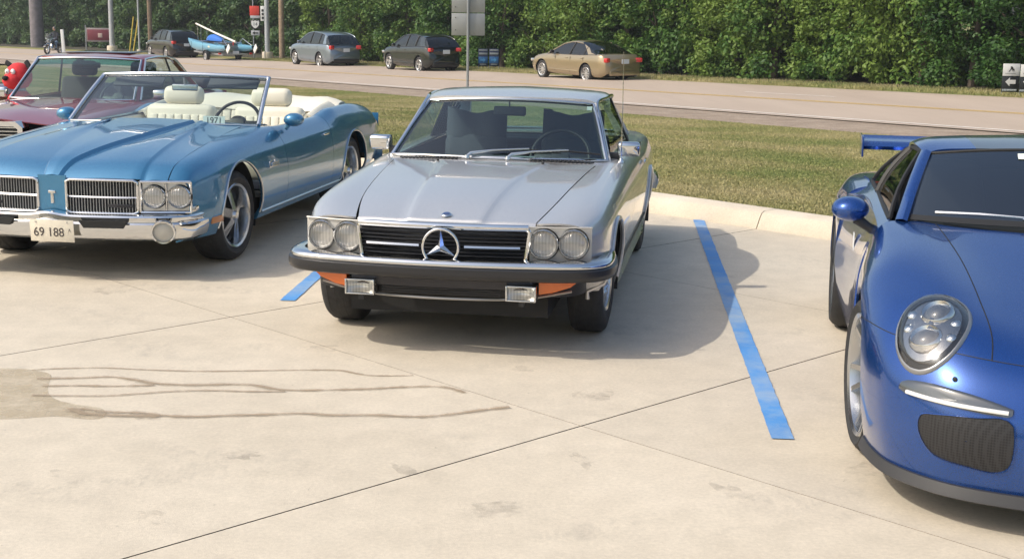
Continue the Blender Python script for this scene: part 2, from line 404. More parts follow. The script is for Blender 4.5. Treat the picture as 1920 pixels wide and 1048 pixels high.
# kerb in lengths, top 0.15, sloped face
kerb = struct(MB().grid([[uv(-16, 9.97, -.05), uv(30, 9.97, -.05)], [uv(-16, 10.2, -.05), uv(30, 10.2, -.05)]]).build('kerb', JOINT))
kp = [(0, 0), (.05, .10), (.075, .135), (.11, .15), (.30, .152), (.315, .10), (.315, -.05), (0, -.05)]
for i in range(len(US)-1):
    a, b_ = US[i]+.005, US[i+1]-.005
    m = MB(); m.prism(kp, lambda q, z, a=a: uv(a, 9.80+q, z), lambda q, z, b_=b_: uv(b_, 9.80+q, z)); o = m.build('kerb_stone', KERB, kerb, 30)
# lawn between kerb and gravel, road, gravel, far verge
VG, VN, VF = 19.2, 21.6, 33.0
def kerb_pt(t): return uv(-16+t*66, 10.11, .142)
rows = []
for i in range(34):
    t = i/33; K = kerb_pt(t); E_ = rp(-4+t*74, VG, 0)
    rw = []
    for j in range(15):
        s = j/14; p = K.lerp(E_, s); ss = s*s*(3-2*s); p.z = K.z*(1-ss)+E_.z*ss; rw.append(p)
    rows.append(rw)
lawn = struct(MB().grid(rows).build('lawn', LAWN))
def strip(name, v0, v1, m, dz0=0, dz1=0, u0=-60, u1=260, n=2):
    return struct(MB().grid([[rp(u0, v0+(v1-v0)*k/n, dz0+(dz1-dz0)*k/n) for k in range(n+1)], [rp(u1, v0+(v1-v0)*k/n, dz0+(dz1-dz0)*k/n) for k in range(n+1)]]).build(name, m))
strip('gravel_shoulder', VG-.3, VN+.1, GRAV, -.03, -.02)
strip('road', VN, VF, ROAD, 0, 0)
strip('far_verge', VF-.05, 34.6, LAWN, -.01, .06)
strip('woodland_ground', 34.5, 120, mat('leaf_litter', (.045, .04, .02), .95, noise=(2, .4)), .05, .3)
def dash(name, u0, u1, v, wd, m): return struct(MB().grid([[rp(u0, v, .005), rp(u0, v+wd, .005)], [rp(u1, v, .005), rp(u1, v+wd, .005)]]).build(name, m))
dash('edge_line', -60, 200, VN+.35, .14, WHL); dash('centre_line', -60, 200, 26.55, .12, YEL); dash('centre_line', -60, 200, 26.80, .12, YEL)
dash('edge_line', -60, 200, VF-.12, .12, mat('pale_shoulder_line', (.55, .48, .36), .8, noise=(4, .2)))
for u0 in (14.5, 26): dash('lane_line', u0, u0+3.5, 28.95, .13, WHL)
struct(MB().grid([[rp(10, 27.5, .005), rp(10, 28.6, .005)], [rp(17, 28.25, .005), rp(17, 28.38, .005)]]).build('painted_gore', WHL))
# blue stall lines on the concrete
SD = (Vector((1.68, 12.12, 0))-Vector((1.22, 5.85, 0))).normalized(); SN = Vector((SD.y, -SD.x, 0))
def stall_line(u0, v0=4.95):
    p = uv(u0, v0); t1 = (9.80-v0)/SD.dot(VD); n = 120; hw = .05; rg_ = random.Random(int(u0*10))
    e = UD*1.0; rows = []
    for k in range(n+1):
        c = p + SD*(t1*k/n) + Vector((0, 0, .005))
        if k == 0: rows.append([c-SN*hw, c+SN*hw])
        else: rows.append([c-SN*(hw+rg_.uniform(-.0025, .0025)), c+SN*(hw+rg_.uniform(-.0025, .0025))])
    return struct(MB().grid(rows).build('stall_line', BLUELINE))
for u0 in (3.36, 7.21, 11.06, 14.9, -.49): stall_line(u0)
# damp run-off streaks and the drying puddle
def ribbon(pts, wpx, z):
    P = [G(*p, z) for p in pts]; Q = hermite([tuple(p) for p in P], 6); rows = []; rnd = random.Random(len(pts)*7)
    for i, q in enumerate(Q):
        t = Vector(Q[min(i+1, len(Q)-1)]-Q[max(i-1, 0)]).normalized(); nn = Vector((-t.y, t.x, 0)); w_ = wpx*.5*.0043*(1+.35*rnd.uniform(-1, 1))
        q = Vector(q); rows.append([q-nn*w_, q+nn*w_])
    return MB().grid(rows)
st = empty('damp_streaks', (0, 0, 0)); tag(st, 'thin damp run-off streaks crossing the concrete to the joint', None, None, 'stuff')
for k, (pts, wp) in enumerate([([(60, 693), (120, 690), (200, 689), (260, 692), (360, 695), (430, 695), (500, 694), (580, 693), (640, 694), (665, 699), (690, 703), (735, 704), (775, 703)], 3.2),
        ([(70, 709), (140, 708), (210, 706), (250, 711), (290, 718), (350, 721), (440, 720), (475, 721), (520, 729), (560, 731), (620, 730), (700, 728), (755, 725), (832, 725), (872, 736)], 5.5),
        ([(80, 723), (150, 722), (210, 723), (290, 721)], 5), ([(60, 740), (130, 741), (200, 741), (260, 737), (320, 733), (385, 731), (470, 733), (535, 733)], 3.6),
        ([(150, 765), (200, 771), (260, 773), (310, 778), (360, 780), (420, 778), (500, 776), (570, 774), (620, 777), (700, 777), (790, 780), (850, 775), (900, 768), (956, 762)], 5.5),
        ([(130, 764), (160, 774), (230, 778), (300, 779)], 9)]):
    ribbon(pts, wp, .0036+k*.0005).build('streak', STREAK, st); ribbon(pts, wp*2.3, .0032+k*.0005).build('streak_edge', STREAKW, st)
pud = [(-60, 692), (20, 690), (70, 694), (95, 702), (90, 715), (75, 725), (68, 738), (100, 748), (140, 757), (190, 765), (200, 775), (185, 785), (100, 780), (40, 784), (-60, 786)]
pud = [(-60, 692), (20, 690), (70, 694), (95, 702), (93, 715), (90, 725), (92, 738), (105, 748), (140, 757), (190, 765), (200, 775), (185, 785), (100, 780), (40, 784), (-60, 786)]
Q = hermite([tuple(G(*p, .0024)) for p in pud], 4); m = MB(); m.add([tuple(q) for q in Q], [tuple(range(len(Q)))])
tag(m.build('puddle_stain', PUD), 'olive drying puddle stain at the left edge of the concrete', None, None, 'stuff')

# tyre scuffs and smudges on the concrete
for (px, py, rx, ry, rot) in ((285, 970, 45, 14, .1), (925, 955, 55, 17, -.1), (1090, 862, 26, 12, .5), (1115, 740, 48, 12, 0), (125, 892, 34, 13, .2), (600, 652, 40, 7, 0), (205, 545, 40, 7, 0), (1620, 880, 50, 18, -.3), (985, 690, 30, 8, 0), (1385, 930, 60, 16, .4), (450, 850, 40, 10, 0), (760, 880, 30, 9, .3)):
    rg_ = random.Random(px); P = []
    for q in np.linspace(0, 2*math.pi, 22, endpoint=False):
        k_ = rg_.uniform(.6, 1.15); a, b = rx*k_*math.cos(q), ry*k_*math.sin(q); P.append(tuple(G(px+a*math.cos(rot)-b*math.sin(rot), py+a*math.sin(rot)+b*math.cos(rot), .0018+px*2e-7)))
    tag(MB().add(P, [tuple(range(len(P)))]).build('scuff_mark', SMUDGE), 'faint grey tyre scuff on the concrete', None, None, 'stuff')

# ------------------------------------------------------------------ wheels
def wheel(parent, x, y, r, wdt, rim, style, side, rimmat=ALLOY, steer=0.0, name='wheel'):
    """side=+1: outer face towards +x"""
    root = empty(name, (x, y, r)); root.parent = parent; root.rotation_euler = (0, 0, steer if side > 0 else steer)
    hw = wdt/2; s = side
    tp = [(rim, -hw*.8), (rim+.015, -hw*.95), ((rim+r)/2, -hw*1.04), (r-.02, -hw*.92), (r-.004, -hw*.72), (r, -hw*.4), (r, hw*.4), (r-.004, hw*.72), (r-.02, hw*.92), ((rim+r)/2, hw*1.04), (rim+.015, hw*.95), (rim, hw*.8)]
    t = MB().lathe([(a, b*s) for a, b in tp], n=48)
    for k in range(3):
        z = (k-1)*hw*.45; t.lathe([(r+.001, z-.006), (r-.006, z), (r+.001, z+.006)], n=48)
    t.build('tyre', RUBBER, root, 40)
    rp_ = [(rim+.012, hw*.9), (rim+.004, hw*.97), (rim-.012, hw*.9), (rim-.022, hw*.55), (rim-.03, -hw*.8)]
    ri = MB().lathe([(a, b*s) for a, b in rp_], n=48); f = hw*.55
    if style == 'mag5':
        for k in range(5):
            a = 2*math.pi*k/5+.3
            def P(rad, off, d): return (s*d, rad*math.cos(a)-off*math.sin(a), rad*math.sin(a)+off*math.cos(a))
            ri.prism([(.045, -.030), (.045, .030), (rim-.012, .040), (rim-.012, .012), (rim-.012, -.012), (rim-.012, -.040)], lambda A, B: P(A, B, f+(.03 if A < .1 else -.004-(.02 if abs(B) > .03 else 0))), lambda A, B: P(A, B, f-.04))
        ri.lathe([(.0, s*(f+.055)), (.03, s*(f+.05)), (.038, s*(f+.03)), (.062, s*(f+.025)), (.066, s*(f-.03))], n=20)
    elif style == 'gt':
        for k in range(10):
            a = 2*math.pi*k/10 + (.10 if k % 2 else -.10)
            def P(rad, off, d): return (s*d, rad*math.cos(a)-off*math.sin(a), rad*math.sin(a)+off*math.cos(a))
            ri.prism([(.05, -.014), (.05, .014), (rim-.008, .011), (rim-.008, -.011)], lambda A, B: P(A, B, hw*.35 if A < .1 else hw*.88), lambda A, B: P(A, B, hw*.1 if A < .1 else hw*.55))
        ri.lathe([(0, s*hw*.5), (.03, s*hw*.5), (.045, s*hw*.42), (.06, s*hw*.3), (.06, 0)], n=20)
    elif style == 'multi':
        for k in range(10):
            a = 2*math.pi*k/10
            def P(rad, off, d): return (s*d, rad*math.cos(a)-off*math.sin(a), rad*math.sin(a)+off*math.cos(a))
            ri.prism([(.04, -.016), (.04, .016), (rim-.01, .026), (rim-.01, -.026)], lambda A, B: P(A, B, f+.01), lambda A, B: P(A, B, f-.03))
        ri.lathe([(0, s*(f+.025)), (.045, s*(f+.02)), (.06, s*(f-.03))], n=16)
    elif style == 'five':
        for k in range(5):
            a = 2*math.pi*k/5+.3
            def P(rad, off, d): return (s*d, rad*math.cos(a)-off*math.sin(a), rad*math.sin(a)+off*math.cos(a))
            ri.prism([(.04, -.03), (.04, .03), (rim-.01, .045), (rim-.01, -.045)], lambda A, B: P(A, B, f+.015), lambda A, B: P(A, B, f-.03))
        ri.lathe([(0, s*(f+.03)), (.05, s*(f+.025)), (.06, s*(f-.03))], n=16)
    elif style == 'disc':
        ri.lathe([(0, s*(f+.04)), (.03, s*(f+.04)), (.05, s*(f+.02)), (.085, s*(f+.015)), (.10, s*(f+.03)), (rim-.035, s*(f+.02)), (rim-.02, s*(f-.01))], n=40)
        for k in range(15):
            a = 2*math.pi*k/15; ri.box((s*(f+.022), (rim-.062)*math.cos(a), (rim-.062)*math.sin(a)), (.02, .05, .012), rot=(a, 0, 0))
    ri.build('rim', rimmat, root, 35)
    MB().lathe([(.03, s*-.01), (rim-.05, s*-.01), (rim-.05, s*-.03), (.03, s*-.03)], n=32).build('brake_disc', mat('brake_iron', (.12, .115, .11), .4, .9), root, 30)
    return root

def seat(parent, x, y, z, m, h=.60, head=True, name='seat', horn=False, wd=.50):
    """front seat facing -y (towards the nose)"""
    s = empty(name, (x, y, z)); s.parent = parent
    MB().box((0, -.05, .12), (wd, .52, .18), bev=.06, seg=3).build('cushion', m, s, 50)
    b = MB().box((0, .27, .20+h/2), (wd, .15, h), bev=.06, seg=3, rot=(-.28, 0, 0)); b.build('backrest', m, s, 50)
    for k in (-.12, -.04, .04, .12): pass
    if head:
        yy = .27+math.sin(.28)*(h/2+.12); zz = .20+h/2+math.cos(.28)*(h/2+.10)
        if horn:
            P = []
            for dz, top in ((0, 0), (.08, 0), (.17, 1)):
                P.append([(xx, yy+dz*.28+dy, zz-.13+dz+(.055*(abs(xx)/.17)**2 if top else 0)) for xx, dy in ((-.17, -.02), (-.14, -.05), (-.07, -.03), (0, -.02), (.07, -.03), (.14, -.05), (.17, -.02))])
            MB().grid(net(P, 3, 3)).build('headrest', m, s, 60, solid=.07)
        else:
            MB().box((0, yy, zz), (.30, .12, .17), bev=.05, seg=3, rot=(-.2, 0, 0)).build('headrest', m, s, 50)
    return s
def steering(parent, x, y, z, m=BLACKP, r=.20, tilt=.55):
    s = empty('steering_wheel', (x, y, z)); s.parent = parent; s.rotation_euler = (math.pi/2-tilt, 0, 0)
    MB().tube([(r*math.cos(a), r*math.sin(a), 0) for a in np.linspace(0, 2*math.pi, 40, endpoint=False)], .014, 8, closed=True).build('wheel_rim', m, s, 60)
    MB().box((0, 0, -.01), (2*r, .05, .02), bev=.008).box((0, -.09, -.01), (.05, .18, .02), bev=.008).lathe([(0, .02), (.06, .015), (.075, -.02)], axis=(0, 0, 1), n=20).build('spokes', m, s, 40)
    return s
def headlamp(parent, x, y, z, r, bez=.012, bezmat=CHROME, nrm=(0, -1, 0), name='headlamp'):
    h = empty(name, (x, y, z)); h.parent = parent
    MB().lathe([(0, -.085), (r*.35, -.078), (r*.65, -.058), (r*.85, -.034), (r*.97, -.002)], axis=nrm, n=32).build('reflector', mat('lamp_reflector', (.80, .80, .78), .34, .85), h, 60)
    MB().lathe([(r*1.0, -.004), (r*.85, .012), (r*.6, .022), (r*.3, .028), (0, .030)], axis=nrm, n=32).build('lens', ribbed_lens(), h, 60)
    MB().lathe([(r*.98, -.01), (r*.99, .006), (r+bez*.5, .014), (r+bez, .004), (r+bez, -.02)], axis=nrm, n=32).build('bezel', bezmat, h, 60)
    MB().lathe([(r+bez*1.0, -.016), (r+bez*1.4, -.010), (r+bez*1.4, -.03)], axis=nrm, n=32).build('gasket', SEAL, h, 60)
    MB().lathe([(.0, -.022), (.016, -.026), (.022, -.04), (.018, -.075)], axis=nrm, n=12).build('bulb_cap', mat('bulb_shield', (.10, .10, .10), .4, .5), h, 60)
    return h
def ribbed_lens():
    if 'ribbed_lens' in MATS: return MATS['ribbed_lens']
    m = bpy.data.materials.new('ribbed_lens'); m.use_nodes = True; n = m.node_tree
    for x in list(n.nodes): n.nodes.remove(x)
    out = n.nodes.new('ShaderNodeOutputMaterial'); tr = n.nodes.new('ShaderNodeBsdfTransparent'); gl = n.nodes.new('ShaderNodeBsdfGlossy'); rf = n.nodes.new('ShaderNodeBsdfRefraction')
    n.nodes.remove(rf); tr.inputs[0].default_value = (.93, .94, .93, 1); gl.inputs['Roughness'].default_value = .04
    tc = n.nodes.new('ShaderNodeTexCoord'); wv = n.nodes.new('ShaderNodeTexWave'); wv.inputs['Scale'].default_value = 18; n.links.new(tc.outputs['Object'], wv.inputs['Vector'])
    bp = n.nodes.new('ShaderNodeBump'); bp.inputs['Strength'].default_value = .4; bp.inputs['Distance'].default_value = .004; n.links.new(wv.outputs['Fac'], bp.inputs['Height']); n.links.new(bp.outputs[0], gl.inputs['Normal'])
    rr = n.nodes.new('ShaderNodeMapRange'); rr.inputs[3].default_value = .74; rr.inputs[4].default_value = .97; n.links.new(wv.outputs['Fac'], rr.inputs[0]); n.links.new(rr.outputs[0], tr.inputs[0])
    m2 = n.nodes.new('ShaderNodeMixShader'); m2.inputs[0].default_value = .10; n.links.new(tr.outputs[0], m2.inputs[1]); n.links.new(gl.outputs[0], m2.inputs[2])
    n.links.new(m2.outputs[0], out.inputs[0]); MATS['ribbed_lens'] = m; return m
def pair(fn):
    for s in (1, -1): fn(s)
def side_parts(mb, name, m, parent, **k):
    a = mb.build(name, m, parent, **k); b = mb.mirrored().build(name, m, parent, **k); return a, b

def house(car, yc, zc, r, x1, x0):
    P = [[(x, yc+(r+.012)*math.cos(q), zc+(r+.012)*math.sin(q)) for q in np.linspace(R(-20), R(158) if yc < 2 else R(200), 22)] for x in (x1, (x0+x1)/2, x0)]
    P.append([(x0, yc, zc)]*22)
    side_parts(MB().grid(P), 'wheel_house', DARKU, car)

# ------------------------------------------------------------------ silver coupe (middle)
def silver_coupe():
    car = empty('silver_coupe', (-.394, 7.199, 0), -.163)
    tag(car, 'silver two-door vintage coupe with large star in black grille, parked in the middle stall', 'car')
    PAINT = mat('silver_paint', (.60, .592, .585), .34, .60, coat=1.0, flakes=.08)
    DARKI = mat('dark_interior', (.035, .045, .055), .7)
    AF, AR, RW = .86, 3.675, .317
    arches = [(AF, .315, .365), (AR, .315, .36)]
    def bow(p):   # plan curvature of nose and tail
        x, y, z = p; t = max(0, 1-max(y-.1, 0)/.7); q = max(0, (y-4.1)/.6)
        return (x, y + .10*(abs(x)/.8)**2.6*t**2 - .10*(abs(x)/.8)**2*q, z)
    c = [
        [(.12, .66, .475), (.46, .74, .44), (.52, .75, .22), (1.3, .76, .185), (3.2, .76, .185), (4.1, .74, .24), (4.65, .68, .36)],
        [(.12, .735, .48), (.46, .81, .445), (.52, .815, .235), (1.3, .835, .20), (3.2, .835, .20), (4.1, .81, .26), (4.65, .73, .37)],
        [(.12, .77, .495), (.46, .855, .455), (.52, .86, .37), (1.3, .868, .36), (3.2, .868, .36), (4.1, .85, .38), (4.65, .76, .43)],
        [(.12, .785, .56), (.5, .872, .55), (.9, .885, .56), (2.0, .892, .57), (3.2, .892, .58), (4.1, .872, .58), (4.65, .785, .56)],
        [(.12, .780, .655), (.5, .862, .70), (.9, .878, .73), (2.0, .886, .76), (3.2, .886, .77), (4.1, .866, .765), (4.65, .785, .70)],
        [(.12, .755, .712), (.5, .828, .772), (.9, .842, .808), (2.0, .845, .858), (3.2, .84, .872), (4.1, .815, .866), (4.65, .74, .80)],
        [(.12, .70, .733), (.5, .765, .800), (.9, .775, .842), (1.5, .785, .880), (2.0, .79, .903), (3.2, .785, .910), (4.1, .755, .90), (4.65, .69, .835)],
        [(.12, .503, .738), (.5, .565, .802), (.9, .605, .848), (1.5, .655, .890), (1.75, .68, .902), (2.0, .70, .912), (3.2, .70, .918), (4.1, .66, .912), (4.65, .62, .85)],
    ]
    L = Loft(c, sharp=(1, 4), n=5, warp=bow)
    fen = L.panel(.125, 1.9175, 0, 7, arches=arches[:1]); side_parts(fen, 'front_fender', PAINT, car, solid=.012)
    door = L.panel(1.9225, 3.0975, 1, 7); side_parts(door, 'door', PAINT, car, solid=.012)
    sill = L.panel(1.925, 3.095, 0, 1); side_parts(sill, 'sill', PAINT, car)
    quar = L.panel(3.1025, 4.65, 0, 7, arches=arches[1:]); side_parts(quar, 'rear_quarter', PAINT, car, solid=.012)
    for (yc, zc, r) in arches:
        ap = L.arch_path(yc, zc, r+.002, .004, -8, 188)
        side_parts(MB().tube(ap, .013, 8), 'wheel_arch_lip', PAINT, car)
        house(car, yc, zc, r, .86, .48)
    rub = L.edge(.9+.38, AR-.38, 2); side_parts(MB().tube(rub, .012, 6), 'rub_strip', BLACKP, car)
    # ribbed lower cladding
    for k in range(4):
        P = [(L.row(y)[7+k][0]+.004, y, L.row(y)[7+k][2]) for y in np.linspace(1.27, 3.27, 12)]
        side_parts(MB().tube([(x, y, .215+.035*k) for x, y, z in P], .007, 5), 'cladding_rib', PAINT, car)
    # hood with raised centre
    hs = [(.165, .497, .740), (.5, .559, .804), (.9, .599, .850), (1.5, .649, .892), (1.70, .668, .900)]
    def off(dx, dz): return [(y, x+dx, z+dz) for y, x, z in hs]
    rid = [(.165, .20, .748), (.5, .225, .826), (.9, .255, .872), (1.3, .30, .898), (1.45, .33, .905), (1.70, .36, .910)]
    hc = [hs, [(.165, .40, .744), (.5, .44, .813), (.9, .47, .858), (1.5, .53, .898), (1.7, .56, .905)],
          [(y, x+.028, z-.006) for y, x, z in rid], [(y, x, z+.004) for y, x, z in rid],
          [(.165, .1, .750), (.5, .11, .834), (.9, .13, .880), (1.3, .15, .906), (1.7, .18, .914)], [(.165, 0, .751), (.5, 0, .836), (.9, 0, .882), (1.3, 0, .908), (1.7, 0, .916)]]
    def hbow(p):
        x, y, z = bow(p); return (x, y - .10*(1-min(abs(x)/.66, 1)**2)*max(0, (y-1.2)/.5), z)
    H_ = Loft(hc, sharp=(2, 3), n=4, warp=hbow); hood = H_.panel(.165, 1.62, 0, 5).both().build('hood', PAINT, car, 20, solid=.012)
    # rolled front edge of the hood
    fr = H_.edge(.165, .165+1e-4, 0)
    D = [hbow(tuple(p)) for p in H_.row(.165)]; D = D + [(-x, y, z) for x, y, z in reversed(D[:-1])]
    MB().grid([[(x, y, z) for x, y, z in D], [(x, y-.018, z-.006) for x, y, z in D], [(x, y-.026, z-.02) for x, y, z in D], [(x, y-.022, z-.034) for x, y, z in D]]).build('hood_lip', PAINT, hood, 60)
    # badge
    bd = empty('hood_badge', (0, .19, .766)); bd.parent = car
    MB().lathe([(0, .008), (.02, .007), (.028, .004), (.03, 0)], axis=(0, -.25, 1), n=24).build('badge_disc', CHROME, bd, 60)
    MB().lathe([(0, .0095), (.018, .0088)], axis=(0, -.25, 1), n=24).build('badge_face', mat('badge_blue', (.03, .05, .15), .2, coat=1), bd, 60)
    # cowl with vents
    CW = Loft([[(1.625, .76, .885), (1.70, .77, .898), (1.93, .78, .906)], [(1.625, .64, .902), (1.7, .66, .906), (1.93, .68, .914)], [(1.625, .35, .911), (1.7, .36, .914), (1.93, .36, .92)], [(1.625, 0, .917), (1.7, 0, .92), (1.93, 0, .926)]], n=4,
              warp=lambda p: (p[0], p[1]-.10*(1-min(abs(p[0])/.66, 1)**2)*.85, p[2]-.004))
    cowl = CW.panel(1.625, 1.93).both().build('cowl', PAINT, car, 20)
    def vents(s):
        m = MB()
        for k in range(15):
            x = .25+.375*k/14; yy = 1.70-.10*(1-min(x/.66, 1)**2)*.85
            m.box((s*x, yy, .9225-.018*(x/.66)**2), (.014, .055, .006), rot=(0, 0, s*-.5))
        m.build('cowl_vent', BLACKP, car)
    pair(vents)
    # washer nozzles
    for s in (1, -1): MB().lathe([(.0, .018), (.008, .015), (.009, 0)], (s*.34, 1.50, .906), (0, 0, 1), 10).build('washer_nozzle', BLACKP, car)
    # front panel: dark recess behind the grille, lamp panels, grille
    MB().box((0, .26, .60), (1.46, .04, .26)).build('radiator_support', DARKU, car)
    MB().box((0, 1.0, .45), (1.12, 1.5, .50)).box((0, 2.45, .26), (1.5, 2.3, .14)).box((0, 4.0, .42), (1.1, 1.1, .4)).build('underbody', DARKU, car)
    MB().box((0, .62, .34), (.98, .5, .10)).build('front_subframe', DARKU, car)
    lampm = mat('lamp_panel', (.50, .48, .44), .4, .1)
    def lamppanel(s):
        def yb(x): return bow((x, .12, 0))[1]-.006
        xs = np.linspace(.47, .80, 14)
        m = MB().grid([[(s*x, yb(x)+.005, z) for x in xs] for z in (.535, .60, .66, .725)]); pn = m.build('headlamp_panel', lampm, car, solid=.004)
        MB().grid([[(s*(.772+.03*t), yb(.772)+.012+.16*t**1.5-.01*(1-abs(z-.63)/.09), z) for t in np.linspace(0, 1, 6)] for z in (.545, .59, .63, .67, .705)]).build('turn_signal', mat('red_orange_lens', (.55, .06, .03), .2, coat=.7), car, solid=.01)
        for zz in (.722, .538): MB().tube([(s*x, yb(x)-.004, zz) for x in xs], .004, 6).build('lamp_panel_trim', lampm, car)
        for x in (.545, .705): headlamp(car, s*x, yb(x)-.012, .632, .073, .010, CHROME2, (s*.12 if x > .6 else s*.05, -1, 0))
    pair(lamppanel)
    g = empty('grille', (0, .10, .615)); g.parent = car
    hwT, hwB, zt, zb = .478, .452, .100, -.092
    def gy(x): return .012*(x/.45)**2*3 - .03
    MB().grid([[(x*(hwB+(hwT-hwB)*k), gy(x)+.055, zb+(zt-zb)*k) for x in np.linspace(-1, 1, 20)] for k in (0, 1)]).build('mesh_back', mat('grille_black', (.010, .011, .013), .5), g)
    for k in range(9):
        z = zb+.016+(zt-zb-.03)*k/8; hw = hwB+(hwT-hwB)*(z-zb)/(zt-zb)-.008
        xs = np.linspace(-hw, hw, 15); m = MB()
        m.grid([[(x, gy(x)+.010, z-.005) for x in xs], [(x, gy(x)+.004, z) for x in xs], [(x, gy(x)+.012, z+.004) for x in xs], [(x, gy(x)+.04, z+.007) for x in xs]])
        m.build('slat', mat('grille_slat', (.035, .037, .042), .35), g, 60)
    for s in (1, -1): MB().tube([(s*x, gy(x)-.006, -.002) for x in np.linspace(.125, .425, 8)], .0085, 8).build('chrome_bar', CHROME, g)
    fp = [(-hwT, zt), (hwT, zt), (hwB, zb), (-hwB, zb)]
    def rr(pts, r=.03, n=5):
        out = []
        for i in range(len(pts)):
            a, b, cc = Vector(pts[i-1]), Vector(pts[i]), Vector(pts[(i+1) % len(pts)]); p0 = b+(a-b).normalized()*r; p2 = b+(cc-b).normalized()*r
            for q in range(n+1): t = q/n; out.append((1-t)**2*p0+2*t*(1-t)*b+t*t*p2)
        return out
    loop = []; base = rr(fp)
    for i in range(len(base)):
        a, b = base[i], base[(i+1) % len(base)]; k = max(1, int((b-a).length/.06))
        for q in range(k): loop.append(a+(b-a)*q/k)
    MB().tube([(p.x, gy(p.x)-.004-(.012 if abs(p.x) < .35 and p.y < 0 else 0), p.y) for p in loop], .011, 8, closed=True).build('chrome_surround', CHROME, g)
    MB().tube([(x, gy(x)-.006, zt+.010) for x in np.linspace(-hwT+.01, hwT-.01, 16)], .014, 8).build('chrome_header', CHROME, g)
    sr = .098
    st_ = empty('star_emblem', (0, -.062, -.004)); st_.parent = g
    MB().tube([(sr*math.cos(a), 0, sr*math.sin(a)) for a in np.linspace(0, 2*math.pi, 44, endpoint=False)], .0085, 10, closed=True).build('ring', CHROME, st_, 60)
    m = MB()
    for k in range(3):
        a = math.pi/2+2*math.pi*k/3; t = (math.cos(a)*sr, math.sin(a)*sr); l = (math.cos(a+math.pi/3)*.021, math.sin(a+math.pi/3)*.021); r_ = (math.cos(a-math.pi/3)*.021, math.sin(a-math.pi/3)*.021)
        m.add([(t[0], 0, t[1]), (l[0], 0, l[1]), (r_[0], 0, r_[1]), (0, -.018, 0), (0, .006, 0)], [(0, 1, 3), (0, 3, 2), (0, 4, 1), (0, 2, 4)])
    m.build('star_points', CHROME, st_, 0)
    # bumper: chrome blade, rubber band, wrap round to the arches
    def bpath(inset=0.0):
        pts = [(-.862, .62), (-.885, .36), (-.872, .22), (-.82, .135), (-.72, .085), (-.5, .045), (-.25, .018), (0, .010)]
        P = pts + [(-x, y) for x, y in reversed(pts[:-1])]; return [tuple(q) for q in hermite(P, 4)]
    bp_ = bpath(); bmp = empty('front_bumper', (0, 0, 0)); bmp.parent = car
    MB().sweep(bp_, [(-.05, .550), (-.015, .550), (.008, .546), (.024, .537), (.030, .526), (.026, .514), (-.03, .510)]).build('chrome_blade', CHROME, bmp, 50)
    MB().sweep(bp_, [(-.03, .513), (.026, .512), (.040, .503), (.043, .475), (.038, .452), (.024, .442), (-.03, .440)]).build('rubber_band', mat('bumper_rubber', (.018, .018, .02), .35), bmp, 50)
    lowp = [(x, y+.03) for x, y in bp_ if abs(x) < .52]
    MB().sweep(lowp, [(-.03, .442), (.015, .442), (.010, .39), (-.03, .385)]).build('lower_blade', mat('lower_chrome_dark', (.05, .05, .055), .25, .8), bmp, 50)
    # valance, intake, amber lamps, fog lamps
    MB().sweep([(x*.86, y+.07) for x, y in bp_[6:-6]], [(-.02, .44), (.0, .44), (.0, .34), (-.02, .34)]).build('front_valance', mat('valance_black', (.015, .015, .017), .5), car)
    for k in range(6):
        MB().box((0, .05, .352+.014*k), (.66, .012, .004)).build('intake_slat', BLACKP, car)
    lipz = lambda x: .338 - .012*(1-(x/.72)**2)+.035*max(0, (abs(x)-.45)/.25)
    MB().tube([(x, .055+.12*(abs(x)/.7)**2, lipz(x)) for x in np.linspace(-.70, .70, 30)], .007, 6).build('valance_edge', mat('valance_edge', (.35, .34, .32), .35, .6), car)
    def lows(s):
        P = [(.535, .440), (.745, .440), (.70, .405), (.61, .378), (.535, .368)]
        MB().prism(P, lambda a, b: (s*a, .028+.115*(a/.75)**3, b), lambda a, b: (s*a, .13+.16*(a/.75)**3, b)).build('amber_lamp', ORANGE, car, 30)
        fl = empty('fog_lamp', (s*.445, .035, .378)); fl.parent = car
        MB().box((0, .055, 0), (.165, .03, .085), bev=.008).build('housing', BLACKP, fl)
        MB().grid([[(x, .036-.046*min(1, (x/.072)**2*.8+(z/.036)**2*.6), z) for x in np.linspace(-.072, .072, 11)] for z in np.linspace(-.036, .036, 7)]).build('reflector', mat('fog_reflector', (.72, .71, .66), .3, .8), fl, 80)
        for e in (-1, 1): MB().box((0, .0, e*.0385), (.165, .05, .007), bev=.002).build('frame', CHROME2, fl)
        MB().grid([[(x, -.016-.012*(1-(x/.07)**2), z) for x in np.linspace(-.07, .07, 9)] for z in np.linspace(-.032, .032, 5)]).build('lens', ribbed_lens(), fl, 60)
        MB().box((0, .02, -.055), (.03, .03, .04)).build('bracket', BLACKP, fl)
        for e in (-1, 1): MB().box((e*.078, -.002, 0), (.010, .05, .084), bev=.003).build('frame', CHROME2, fl)
    pair(lows)
    # wheels
    for s in (1, -1):
        wheel(car, s*.735, AF, RW, .205, .18, 'disc', s, steer=-.04); wheel(car, s*.735, AR, RW, .205, .18, 'disc', s)
    # greenhouse -------------------------------------------------
    Ab, At = (.735, 1.80, .900), (.590, 2.30, 1.243)
    def lerp(a, b, t): return tuple(np.array(a)*(1-t)+np.array(b)*t)
    # roof net (half): rows along y, columns from rail to centre
    rail = [(.592, 2.285, 1.247), (.622, 2.55, 1.270), (.630, 2.85, 1.270), (.612, 3.15, 1.245), (.585, 3.33, 1.205)]
    cent = [(0, 2.190, 1.285), (0, 2.50, 1.318), (0, 2.85, 1.322), (0, 3.15, 1.298), (0, 3.36, 1.262)]
    rows = []
